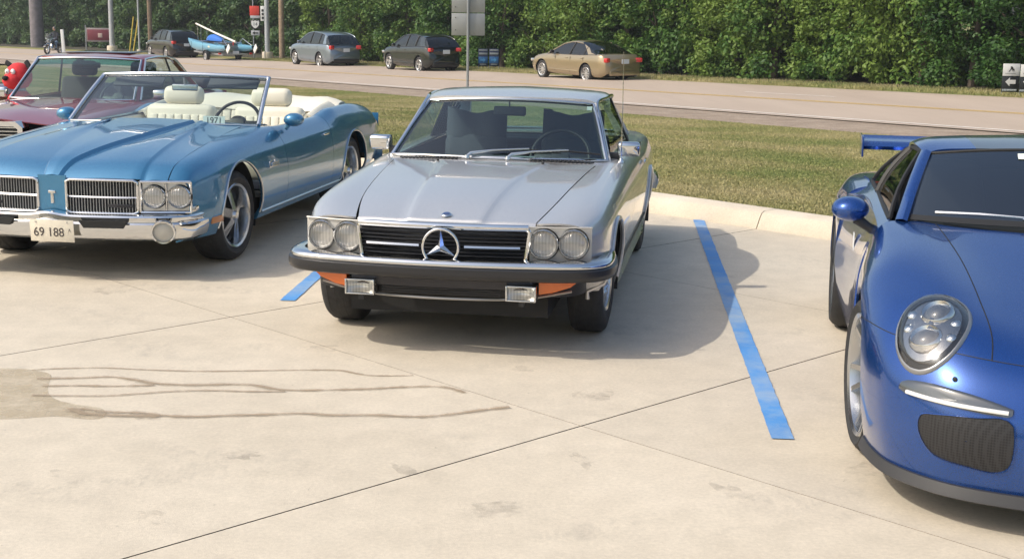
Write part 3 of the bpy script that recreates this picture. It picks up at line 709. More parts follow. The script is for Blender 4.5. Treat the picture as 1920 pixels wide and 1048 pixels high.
    for a, b in zip(rail, cent):
        a = np.array(a); b = np.array(b); rows.append([a, a+(b-a)*.06+np.array([0, 0, .016]), a+(b-a)*.25+np.array([0, -.01, .022]), a+(b-a)*.6+np.array([0, -.012, .014]), b])
    roof = MB().grid(net(rows, 5, 4)).both().build('roof', PAINT, car, 50, solid=.02)
    side_parts(MB().tube(hermite([(.725, 1.80, .908), (.655, 2.06, 1.09)] + [(x+.006, y, z+.002) for x, y, z in rail] + [(.60, 3.6, 1.06), (.63, 3.85, .93)], 5), .010, 6), 'drip_rail', CHROME, car)
    # pillars
    def pillar(name, a, b, wx, wy, m=PAINT):
        P = [Vector(lerp(a, b, t)) for t in np.linspace(0, 1, 6)]; rows = []
        for p in P: rows.append([p+Vector((wx, wy*.2, 0)), p+Vector((wx*.3, -wy, 0)), p+Vector((-wx, -wy*.6, 0)), p+Vector((-wx, wy, 0)), p+Vector((wx*.6, wy, 0))])
        side_parts(MB().grid(rows, closed=True), name, m, car)
    pillar('front_pillar', (.725, 1.815, .895), (.578, 2.315, 1.25), .022, .032)
    # windscreen
    def ws(u, t):   # u -1..1, t 0..1
        x = u*(.712*(1-t)+.572*t); yb = 1.80-.155*(1-u*u)**.9; yt = 2.285-.085*(1-u*u); z = .912+.012*(1-u*u) + t*(1.240+.028*(1-u*u)-.912-.012*(1-u*u))
        return (x, yb+(yt-yb)*t, z+.012*math.sin(math.pi*t))
    MB().grid([[ws(u, t) for u in np.linspace(-1, 1, 25)] for t in np.linspace(0, 1, 11)]).build('windscreen', glass('coupe_glass', (.64, .77, .745), lo=.08), car, 60)
    edge = [ws(-1, t) for t in np.linspace(0, 1, 9)] + [ws(u, 1) for u in np.linspace(-.93, .93, 21)] + [ws(1, t) for t in np.linspace(1, 0, 9)] + [ws(u, 0) for u in np.linspace(.93, -.93, 21)]
    MB().tube([(x, y-.006, z+.002) for x, y, z in edge], .010, 8, closed=True).build('windscreen_trim', CHROME, car)
    MB().tube([(x*.985, y+.012, z-.004) for x, y, z in edge], .014, 6, closed=True).build('windscreen_seal', SEAL, car)
    # side glass
    def sg(y0b, y0t, y1b, y1t, name, m=GLASS):
        rows = []
        for t in np.linspace(0, 1, 6):
            rows.append([(.735*(1-t)+.60*t+.02*math.sin(math.pi*t), (y0b+(y0t-y0b)*t)*(1-s_)+(y1b+(y1t-y1b)*t)*s_, .905+(1.245-.905)*t) for s_ in np.linspace(0, 1, 6)])
        side_parts(MB().grid(rows), name, m, car)
    sg(1.90, 2.34, 3.02, 3.00, 'side_window')
    # louvred rear quarter window
    def louvre(s):
        lv = empty('louvre_panel', (0, 0, 0)); lv.parent = car
        for k in range(7):
            y = 3.07+.055*k; zt_ = 1.235-.10*(k/6)**1.5
            P = [(s*(.745-.005*k), y, .91), (s*(.745-.005*k), y+.045, .91), (s*(.605-.004*k), y+.03, zt_), (s*(.605-.004*k), y-.01, zt_)]
            MB().prism([(0, 0), (1, 0), (1, 1), (0, 1)], lambda a, b: Vector(P[{(0, 0): 0, (1, 0): 1, (1, 1): 2, (0, 1): 3}[(a, b)]])+Vector((s*.012, 0, 0)),
                       lambda a, b: Vector(P[{(0, 0): 0, (1, 0): 1, (1, 1): 2, (0, 1): 3}[(a, b)]])+Vector((-s*.0, 0, 0))).build('louvre', SEAL, lv)
    pair(louvre)
    # rear pillar + rear window + deck
    RP = [[(.60, 3.32, 1.215), (.56, 3.36, 1.225), (.50, 3.375, 1.232)], [(.655, 3.46, 1.08), (.61, 3.55, 1.09), (.545, 3.58, 1.095)], [(.715, 3.62, .93), (.67, 3.75, .93), (.60, 3.83, .93)]]
    side_parts(MB().grid(net(RP, 5, 3)), 'rear_pillar', PAINT, car, solid=.02)
    def rw(u, t): x = u*(.60*(1-t)+.50*t); y = (3.83+.05*(1-u*u))*(1-t)+(3.375-.0*(1-u*u))*t; z = .93*(1-t)+(1.232+.022*(1-u*u))*t; return (x, y, z)
    MB().grid([[rw(u, t) for u in np.linspace(-1, 1, 15)] for t in np.linspace(0, 1, 7)]).build('rear_window', glass('coupe_rear_glass', (.66, .84, .70)), car, 60)
    ed2 = [rw(-1, t) for t in np.linspace(0, 1, 6)] + [rw(u, 1) for u in np.linspace(-.9, .9, 9)] + [rw(1, t) for t in np.linspace(1, 0, 6)] + [rw(u, 0) for u in np.linspace(.9, -.9, 9)]
    MB().tube(ed2, .012, 6, closed=True).build('rear_window_trim', CHROME, car)
    DK = Loft([[(3.6, .70, .915), (4.1, .655, .912), (4.64, .615, .853)], [(3.6, .4, .925), (4.1, .38, .922), (4.64, .35, .865)], [(3.6, 0, .93), (4.1, 0, .926), (4.64, 0, .87)]], n=3, warp=bow)
    DK.panel(3.6, 4.64).both().build('boot_lid', PAINT, car, 30, solid=.01)
    MB().grid([[(x, 4.655-.10*(abs(x)/.8)**2, z) for x in np.linspace(-.74, .74, 13)] for z in (.38, .55, .70, .85)]).build('rear_panel', PAINT, car)
    rb = [(-.87, 4.25), (-.86, 4.5), (-.78, 4.66), (-.4, 4.73), (0, 4.74), (.4, 4.73), (.78, 4.66), (.86, 4.5), (.87, 4.25)]
    MB().sweep([tuple(q) for q in hermite(rb[::-1], 4)], [(-.05, .56), (.02, .55), (.04, .52), (.05, .48), (.03, .43), (-.05, .43)]).build('rear_bumper', CHROME, car)
    # mirrors: chrome box heads
    def mirror(s):
        mr = empty('door_mirror', (s*.81, 1.98, .945)); mr.parent = car
        MB().box((s*.035, 0, .03), (.150, .075, .096), bev=.022, seg=3, rot=(.1, 0, s*.12)).build('mirror_shell', CHROME, mr, 50)
        MB().box((s*.035, .04, .03), (.145, .012, .09), rot=(.1, 0, s*.12)).build('mirror_gasket', BLACKP, mr)
        MB().box((-s*.06, .0, -.02), (.07, .05, .05), bev=.01).build('mirror_foot', BLACKP, mr)
    pair(mirror)
    # door handles
    for s in (1, -1): MB().box((s*.893, 2.93, .80), (.018, .17, .022), bev=.008).build('door_handle', CHROME, car)
    # wipers
    def wiper(x0, y0, x1, y1, bl):
        wp = empty('wiper', (0, 0, 0)); wp.parent = car; z0 = .945
        MB().tube([(x0, y0, .935), (x0+.02, y0+.02, .955), (x0+(x1-x0)*.4, y0+(y1-y0)*.5, .972), (x1, y1, .985)], [.012, .011, .008, .006], 8).build('arm', CHROME2, wp)
        MB().tube([(x1-bl*.6, y1-.02, .972), (x1, y1+.005, .978), (x1+bl*.5, y1+.055, .958)], .007, 6).build('blade', BLACKP, wp)
        MB().lathe([(0, .022), (.014, .02), (.018, 0)], (x0, y0, .925), (0, 0, 1), 14).build('spindle', CHROME2, wp)
    wiper(-.17, 1.60, .22, 1.70, .40); wiper(.10, 1.585, .48, 1.685, .40)
    # antenna on the left front wing
    an = empty('aerial', (.80, 1.93, .89)); an.parent = car
    MB().lathe([(0, .03), (.012, .028), (.02, .01), (.022, 0)], (0, 0, 0), (0, 0, 1), 14).build('aerial_base', CHROME, an); MB().tube([(0, 0, .02), (.0, .01, .35), (-.005, .02, .72)], [.004, .003, .002], 6).build('mast', CHROME, an)
    # interior
    MB().box((0, 1.98, .80), (1.40, .36, .18), bev=.05).build('dashboard', mat('dash_dark', (.02, .026, .032), .7), car)
    side_parts(MB().box((.735, 2.7, .60), (.03, 2.0, .56)), 'door_card', DARKI, car)
    MB().box((0, 3.62, .87), (1.30, .50, .06), bev=.02).build('parcel_shelf', DARKI, car)
    CL = mat('seat_blue_grey', (.055, .065, .085), .8, bump=(80, .2))
    for s in (1, -1): seat(car, s*.36, 2.58, .27, CL, h=.50, horn=True, wd=.46)
    MB().box((0, 3.22, .47), (1.24, .42, .22), bev=.06, seg=3).box((0, 3.45, .70), (1.24, .16, .44), bev=.06, seg=3, rot=(-.3, 0, 0)).build('rear_bench', CL, car, 50)
    steering(car, .36, 2.20, .885)
    rm = empty('rear_view_mirror', (0, 2.24, 1.185)); rm.parent = car
    MB().box((0, 0, 0), (.225, .03, .065), bev=.014, seg=3).build('mirror_head', BLACKP, rm, 50); MB().tube([(0, -.01, .03), (0, -.02, .085)], .006, 6).build('stem', BLACKP, rm)
    MB().box((.555, 2.255, 1.215), (.05, .003, .03), rot=(-.62, 0, 0)).build('windscreen_sticker', WHITEP, car)
    return car
silver_coupe()

# ------------------------------------------------------------------ blue convertible (left)
def blue_convertible():
    car = empty('blue_convertible', (-3.175, 9.243, 0), -.172); car.scale = (1.05, 1.03, 1.0)
    tag(car, 'metallic blue vintage convertible with white interior, twin grilles and number plate 69 188', 'car')
    PAINT = mat('azure_paint', (.045, .20, .365), .30, .50, coat=1.0, flakes=.08)
    CREAM = mat('cream_vinyl', (.72, .68, .56), .5, bump=(60, .1))
    AF, AR, RW = .98, 3.825, .335
    arches = [(AF, .335, .405), (AR, .335, .39)]
    def bow(p):
        x, y, z = p; t = max(0, 1-max(y-.05, 0)/.8); q = max(0, (y-4.5)/.6)
        return (x, y + (.13*(abs(x)/.9)**2.4)*t**2 - .12*(abs(x)/.9)**2*q, z)
    c = [
        [(.10, .80, .26), (.6, .86, .24), (1.4, .86, .22), (3.3, .86, .22), (4.3, .86, .26), (5.1, .80, .36)],
        [(.10, .85, .28), (.6, .905, .26), (1.4, .91, .25), (3.3, .91, .25), (4.3, .90, .29), (5.1, .82, .38)],
        [(.10, .885, .38), (.6, .945, .37), (1.4, .95, .37), (3.3, .955, .37), (4.4, .94, .39), (5.1, .86, .43)],
        [(.10, .90, .52), (.6, .962, .53), (1.4, .968, .56), (3.3, .97, .57), (4.4, .955, .57), (5.1, .87, .55)],
        [(.06, .898, .625), (.2, .91, .665), (.6, .948, .71), (1.4, .948, .75), (2.4, .938, .775), (3.1, .945, .79), (3.9, .95, .79), (4.6, .93, .76), (5.1, .86, .66)],
        [(.06, .875, .67), (.2, .88, .735), (.6, .908, .785), (1.4, .898, .838), (2.4, .888, .852), (3.05, .895, .862), (3.45, .91, .90), (3.9, .905, .90), (4.6, .88, .85), (5.1, .82, .74)],
        [(.06, .83, .685), (.2, .835, .768), (.6, .845, .828), (1.4, .838, .886), (1.9, .835, .905), (2.4, .832, .895), (3.05, .84, .90), (3.45, .855, .955), (3.9, .85, .955), (4.6, .82, .895), (5.1, .77, .775)],
        [(.06, .768, .692), (.2, .768, .780), (.6, .755, .842), (1.4, .70, .908), (1.74, .677, .920), (2.15, .785, .903), (2.4, .79, .90), (3.05, .79, .905), (3.45, .80, .955), (3.9, .79, .958), (4.6, .77, .905), (5.1, .73, .79)],
    ]
    L = Loft(c, sharp=(1, 4), n=5, warp=bow)
    side_parts(L.panel(.065, 1.9475, 0, 7, arches=arches[:1]), 'front_fender', PAINT, car, solid=.012)
    side_parts(L.panel(1.9525, 3.1325, 1, 7), 'door', PAINT, car, solid=.012)
    side_parts(L.panel(1.90, 3.15, 0, 1), 'sill', PAINT, car)
    side_parts(L.panel(3.1375, 5.1, 0, 7, arches=arches[1:]), 'rear_quarter', PAINT, car, solid=.012)
    for (yc, zc, r) in arches:
        side_parts(MB().tube(L.arch_path(yc, zc, r+.002, .003, -5, 185), .009, 8), 'wheel_arch_trim', CHROME2, car); house(car, yc, zc, r, .90, .50)
    P = [(x+.003, y, .300) for x, y, z in [tuple(L.row(y)[7]) for y in np.linspace(1.42, 3.42, 16)]]
    side_parts(MB().tube(P, .011, 6), 'sill_trim', CHROME2, car)
    # hood
    def cv(xs, zs): return [(y, x, z) for y, x, z in zip(Y, xs, zs)]
    Y = [.055, .10, .20, .34, .6, 1.0, 1.4, 1.74]
    zse = [.690, .727, .778, .806, .842, .878, .908, .928]; zr = [.700, .742, .796, .828, .868, .906, .937, .957]
    w3 = [.762, .763, .762, .759, .749, .722, .694, .676]; w2 = [.60, .598, .592, .582, .555, .505, .452, .415]; w1 = [.045, .055, .075, .10, .145, .205, .26, .305]
    hc = [cv(w3, zse), cv([a+.075 for a in w2], [z+.006 for z in zse]), cv([a+.012 for a in w2], [z-.012 for z in zr]), cv([a-.012 for a in w2], zr), cv([(a+b)/2 for a, b in zip(w1, w2)], [z+.003 for z in zr]),
          cv([a+.075 for a in w1], [z-.006 for z in zr]), cv([a+.022 for a in w1], [z-.010 for z in zr]), cv(w1, [z+.014 for z in zr]), cv([0]*8, [z+.020 for z in zr])]
    Hd = Loft(hc, sharp=(2, 3, 6, 7), n=4, warp=bow); hood = Hd.panel(.055, 1.70, 0, 8, step=.045).both().build('hood', PAINT, car, 25, solid=.01)
    m = MB()
    for s in (1, -1):
        m = MB().grid([[(s*(.30+.36*k/8), 1.735+.11*((.30+.36*k/8)/.7)**2+d, .944-.02*((.30+.36*k/8)/.7)**2) for k in range(9)] for d in (-.03, .02)]); m.build('cowl_vent', BLACKP, car, solid=.004)
    CW = Loft([[(1.70, .83, .895), (1.95, .83, .90)], [(1.70, .67, .922), (1.95, .69, .93)], [(1.70, .35, .952), (1.95, .36, .955)], [(1.70, 0, .962), (1.95, 0, .965)]], n=4, warp=lambda p: (p[0], p[1], p[2]-.016))
    CW.panel(1.66, 1.95).both().build('cowl', PAINT, car, 20)
    # front face
    MB().box((0, .34, .56), (1.62, .04, .34)).build('radiator_support', DARKU, car)
    MB().box((0, 1.1, .44), (1.2, 1.5, .42)).box((0, 2.6, .30), (1.7, 2.0, .16)).box((0, 4.2, .42), (1.2, 1.3, .4)).build('underbody', DARKU, car)
    def fy(x): return bow((x, .055, 0))[1]
    MB().grid([[(x, fy(x)+.004, z) for x in np.linspace(-.098, .098, 7)] for z in (.44, .56, .66, .715)]).build('nose_panel', PAINT, car, solid=.01)
    MB().box((0, fy(0)-.006, .565), (.022, .012, .09), bev=.004).box((0, fy(0)-.01, .60), (.05, .010, .02), bev=.004).build('nose_emblem', CHROME2, car)
    def front(s):
        g = empty('grille', (0, 0, 0)); g.parent = car
        x0, x1, z0, z1 = .100, .575, .462, .690
        MB().grid([[(s*x, fy(x)+.06, z) for x in np.linspace(x0, x1, 8)] for z in (z0, z1)]).build('grille_back', mat('grille_black', (.010, .011, .013), .5), g)
        bm_ = mat('grille_bar_grey', (.24, .25, .26), .35, .7)
        for k in range(23):
            x = x0+.02+(x1-x0-.04)*k/22; MB().box((s*x, fy(x)+.022, (z0+z1)/2), (.0065, .04, z1-z0-.015)).build('grille_bar', bm_, g)
        MB().tube([(s*x, fy(x)+.004, (z0+z1)/2-.005) for x in np.linspace(x0, x1, 8)], .007, 6).build('grille_crossbar', CHROME2, g)
        cs = [(x0, z1), (x1, z1), (x1, z0), (x0, z0)]; lp = []
        for i in range(4):
            a, b = cs[i], cs[(i+1) % 4]
            for q in range(8): t = .06+.88*q/7; lp.append((a[0]+(b[0]-a[0])*t, a[1]+(b[1]-a[1])*t))
        MB().tube([(s*x, fy(x)-.006, z) for x, z in lp], .010, 8, closed=True).build('grille_frame', CHROME, g)
        MB().box((s*.46, fy(.46)-.006, .515), (.17, .008, .022), bev=.003).build('grille_badge', mat('dark_badge', (.03, .03, .035), .3, .5), g)
        # lamps
        xs = np.linspace(.597, .90, 8)
        MB().grid([[(s*x, fy(x)+.012, z) for x in xs] for z in (.478, .54, .60, .678)]).build('lamp_panel', mat('satin_panel', (.55, .55, .54), .35, .8), car, solid=.006)
        for i in range(4):
            cs = [(.592, .684), (.905, .684), (.905, .474), (.592, .474)]; a, b = cs[i], cs[(i+1) % 4]
            MB().tube([(s*(a[0]+(b[0]-a[0])*t), fy(a[0]+(b[0]-a[0])*t)-.004, a[1]+(b[1]-a[1])*t) for t in np.linspace(0, 1, 6)], .009, 8).build('lamp_trim', CHROME, car)
        for x in (.674, .832): headlamp(car, s*x, fy(x)-.006, .580, .073, .008, CHROME, (s*.05, -1, 0))
        MB().tube([(s*.753, fy(.753)-.004, z) for z in (.49, .67)], .006, 6).build('lamp_trim', CHROME, car)
    pair(front)
    # bumper
    bpts = [(-.905, .40), (-.902, .30), (-.885, .20), (-.82, .125), (-.6, .045), (-.3, .0), (-.11, -.015), (0, -.025)]
    Bp = [tuple(q) for q in hermite(bpts+[(-x, y) for x, y in reversed(bpts[:-1])], 5)]
    Bp = [(x, y, .020*math.exp(-(x/.09)**2)) for x, y in Bp]
    bmp = empty('front_bumper', (0, 0, 0)); bmp.parent = car
    MB().sweep(Bp, [(-.05, .462), (.0, .462), (.016, .457), (.022, .444), (.014, .425), (.016, .41), (.030, .397), (.030, .35), (.014, .30), (-.01, .282), (-.05, .278)]).build('chrome_blade', CHROME, bmp, 35)
    def bits(s):
        def by(x): return float(np.interp(x, [0, .3, .6, .84, .93], [-.025, 0, .045, .12, .2]))-.046
        MB().prism([(.225, .425), (.545, .425), (.515, .375), (.26, .375)], lambda a, b: (s*a, by(a)-.004, b), lambda a, b: (s*a, by(a)+.02, b)).build('bumper_slot', DARKU, bmp)
        MB().lathe([(.082, -.01), (.078, .018), (.068, .016), (.064, .0)], (s*.765, by(.765)-.006, .352), (s*.28, -1, -.08), 28).build('lamp_ring', CHROME, bmp, 60)
        MB().lathe([(.066, .0), (.045, .010), (0, .014)], (s*.765, by(.765)-.006, .352), (s*.28, -1, -.08), 28).build('parking_lamp', mat('frosted_lamp', (.42, .40, .35), .3, coat=.5), bmp, 60)
        MB().box((s*.90, .25, .492), (.03, .10, .045), bev=.01).build('bumper_guard', CHROME, bmp)
        MB().box((s*.940, .53, .375), (.02, .16, .05), bev=.008, rot=(0, 0, s*-.12)).build('side_marker', mat('amber_marker', (.50, .20, .07), .3, coat=.5), car)
    pair(bits)
    # number plate
    pl = empty('number_plate', (.055, -.082, .352)); pl.parent = car; pl.rotation_euler = (.06, 0, 0)
    MB().box((0, 0, 0), (.305, .004, .152), bev=.0015).build('plate', mat('plate_cream', (.70, .64, .52), .4, noise=(20, .06)), pl)
    ink = mat('plate_ink', (.05, .04, .04), .5)
    text('digits', '69 188', .088, ink, pl, frame_mat((-.022, -.0035, -.012), (1, 0, 0), (0, 0, 1)), .0006, sx=.88)
    MB().tube([(.122+.012*math.sin(a), -.0035, -.012+.028*math.cos(a)) for a in np.linspace(0, 2*math.pi, 5)[:-1]], .0028, 5, closed=True).build('plate_diamond', ink, pl)
    for sx in (-.11, .11): MB().lathe([(0, .004), (.006, .003), (.007, 0)], (sx, -.002, .06), (0, -1, 0), 10).build('plate_bolt', CHROME2, pl)
    # wheels
    for s in (1, -1):
        wheel(car, s*.80, AF, RW, .235, .232, 'mag5', s, CHROME2, steer=-.05); wheel(car, s*.80, AR, RW, .245, .232, 'mag5', s, CHROME2)
    # windscreen frame
    def ws(u, t):
        x = u*(.765*(1-t)+.690*t); yb = 1.83-.16*(1-u*u)**.9; yt = 2.30-.09*(1-u*u); z0 = .925+.016*(1-u*u); z1 = 1.275+.022*(1-u*u)
        return (x, yb+(yt-yb)*t, z0+(z1-z0)*t+.01*math.sin(math.pi*t))
    MB().grid([[ws(u, t) for u in np.linspace(-1, 1, 25)] for t in np.linspace(0, 1, 9)]).build('windscreen', glass('convertible_glass', (.76, .85, .83), lo=.06), car, 60)
    fr = [ws(-1, t) for t in np.linspace(0, 1, 9)] + [ws(u, 1) for u in np.linspace(-.94, .94, 23)] + [ws(1, t) for t in np.linspace(1, 0, 9)]
    MB().tube([(x*1.012, y+.004, z+.004) for x, y, z in fr], .017, 8).build('windscreen_frame', mat('frame_alloy', (.60, .63, .68), .2, .9), car, 60)
    MB().tube([ws(u, 0) for u in np.linspace(-1, 1, 25)], .010, 6).build('windscreen_base_trim', CHROME, car, 60)
    MB().tube([(x*.985, y+.02, z-.012) for x, y, z in fr], .012, 6).build('windscreen_seal', SEAL, car, 60)
    # mirror on door, door handles, script
    def sides(s):
        mr = empty('door_mirror', (s*.955, 2.13, .955)); mr.parent = car
        MB().lathe([(0, -.075), (.03, -.07), (.05, -.045), (.058, -.01), (.056, .03)], (s*.0, 0, .0), (0, 1, 0), 24).xf(Matrix.Diagonal((1.35, 1, .95, 1))).build('mirror_shell', PAINT, mr, 60)
        MB().lathe([(0, .031), (.055, .030)], (0, 0, 0), (0, 1, 0), 24).xf(Matrix.Diagonal((1.35, 1, .95, 1))).build('mirror_glass', CHROME, mr, 60)
        MB().tube([(-s*.03, .0, -.03), (-s*.07, 0, -.075)], [.016, .02], 8).build('mirror_stalk', PAINT, mr)
        MB().box((s*.952, 2.98, .765), (.02, .15, .02), bev=.007).build('door_handle', CHROME, car)
        text('fender_script', 'Cutlass', .075, CHROME, car, frame_mat((s*.976, 1.60, .655), (0, s*1, 0), (0, 0, 1)), .003)
    pair(sides)
    # interior
    side_parts(MB().box((.79, 2.9, .58), (.06, 2.1, .60), bev=.02), 'door_card', CREAM, car)
    MB().box((0, 2.06, .84), (1.5, .34, .14), bev=.05).build('dashboard', mat('dash_navy', (.015, .03, .045), .6), car)
    MB().box((0, 2.95, .36), (1.56, 1.9, .06)).build('cabin_floor', mat('carpet_blue', (.02, .03, .05), .9), car)
    def cseat(s):
        r_ = empty('front_seat', (s*.40, 2.85, .33)); r_.parent = car
        MB().box((0, -.05, .14), (.62, .55, .20), bev=.06, seg=3).build('cushion', CREAM, r_, 50)
        b = MB().box((0, .27, .42), (.62, .16, .46), bev=.06, seg=3, rot=(-.2, 0, 0)); b.build('backrest', CREAM, r_, 50)
        for k in range(7): MB().box(((k-3)*.075, .188, .43), (.070, .02, .27), bev=.009, rot=(-.2, 0, 0)).build('pleat', CREAM, r_, 50)
        MB().box((0, .35, .725), (.36, .13, .17), bev=.06, seg=3, rot=(-.15, 0, 0)).build('headrest', CREAM, r_, 50)
    pair(cseat)
    rb = empty('rear_bench', (0, 3.62, .40)); rb.parent = car
    MB().box((0, 0, .10), (1.36, .45, .2), bev=.06, seg=3).build('cushion', CREAM, rb, 50); MB().box((0, .27, .36), (1.36, .14, .40), bev=.06, seg=3, rot=(-.25, 0, 0)).build('backrest', CREAM, rb, 50)
    for k in range(15): MB().box(((k-7)*.085, .185, .39), (.080, .02, .26), bev=.009, rot=(-.25, 0, 0)).build('pleat', CREAM, rb, 50)
    # folded roof under its cream cover
    T = []
    for y, zz, hw in ((3.72, .90, .80), (3.80, .985, .80), (3.95, 1.02, .79), (4.15, 1.0, .77), (4.28, .93, .76)):
        T.append([(x*hw, y+.10*(1-x*x), zz-.05*(abs(x)**6)+.012*math.sin(x*9)) for x in np.linspace(-1, 1, 11)])
    MB().grid(net(T, 4, 2)).build('roof_cover', CREAM, car, 60, solid=.02)
    side_parts(MB().grid(net([[(.80, 3.10, .90), (.74, 3.10, .92), (.70, 3.10, .86)], [(.80, 3.40, .93), (.74, 3.40, .97), (.69, 3.40, .88)], [(.80, 3.75, .955), (.72, 3.75, 1.0), (.66, 3.75, .92)]], 5, 4)), 'side_trim', CREAM, car, solid=.02)
    DK = Loft([[(4.1, .785, .945), (4.6, .765, .905), (5.08, .73, .79)], [(4.1, .4, .965), (4.6, .4, .93), (5.08, .38, .81)], [(4.1, 0, .97), (4.6, 0, .935), (5.08, 0, .815)]], n=3, warp=bow)
    DK.panel(4.1, 5.08).both().build('boot_lid', PAINT, car, 30, solid=.01)
    MB().grid([[(x, 5.10-.12*(abs(x)/.9)**2, z) for x in np.linspace(-.86, .86, 13)] for z in (.38, .55, .66, .80)]).build('rear_panel', PAINT, car)
    MB().sweep([tuple(q) for q in hermite([(.93, 4.75), (.90, 5.0), (.6, 5.11), (0, 5.15), (-.6, 5.11), (-.90, 5.0), (-.93, 4.75)], 4)], [(-.05, .50), (.02, .50), (.035, .46), (.035, .36), (.01, .32), (-.05, .32)]).build('rear_bumper', CHROME, car)
    steering(car, .40, 2.36, .895, r=.19, tilt=.5)
    for s in (-1, 1): MB().box((s*.40, 2.31, 1.225), (.42, .02, .12), bev=.008, rot=(-.9, 0, 0)).build('sun_visor', mat('visor', (.05, .06, .07), .7), car)
    rm = empty('rear_view_mirror', (0, 2.28, 1.185)); rm.parent = car
    MB().box((0, 0, 0), (.22, .025, .055), bev=.012, seg=3).build('mirror_head', CHROME2, rm, 50); MB().tube([(0, -.01, .03), (0, -.02, .09)], .006, 6).build('stem', CHROME2, rm)
    # year card standing on the dashboard
    cd = empty('year_card', (.40, 1.885, .948), -.172+.10); tag(cd, 'small white 1971 card standing on the dashboard of the blue convertible', 'card')
    cd.matrix_world = Matrix.Translation(car.location) @ Matrix.Rotation(-.172, 4, 'Z') @ Matrix.Translation((.42, 1.93, .955)) @ Matrix.Rotation(-.12, 4, 'X')
    MB().box((0, 0, 0), (.185, .003, .066)).build('card', mat('card_white', (.80, .84, .80), .6), cd)
    text('year', '1971', .070, ink, cd, frame_mat((0, -.0028, -.004), (1, 0, 0), (0, 0, 1)), .0004, sx=1.0)
    return car
blue_convertible()

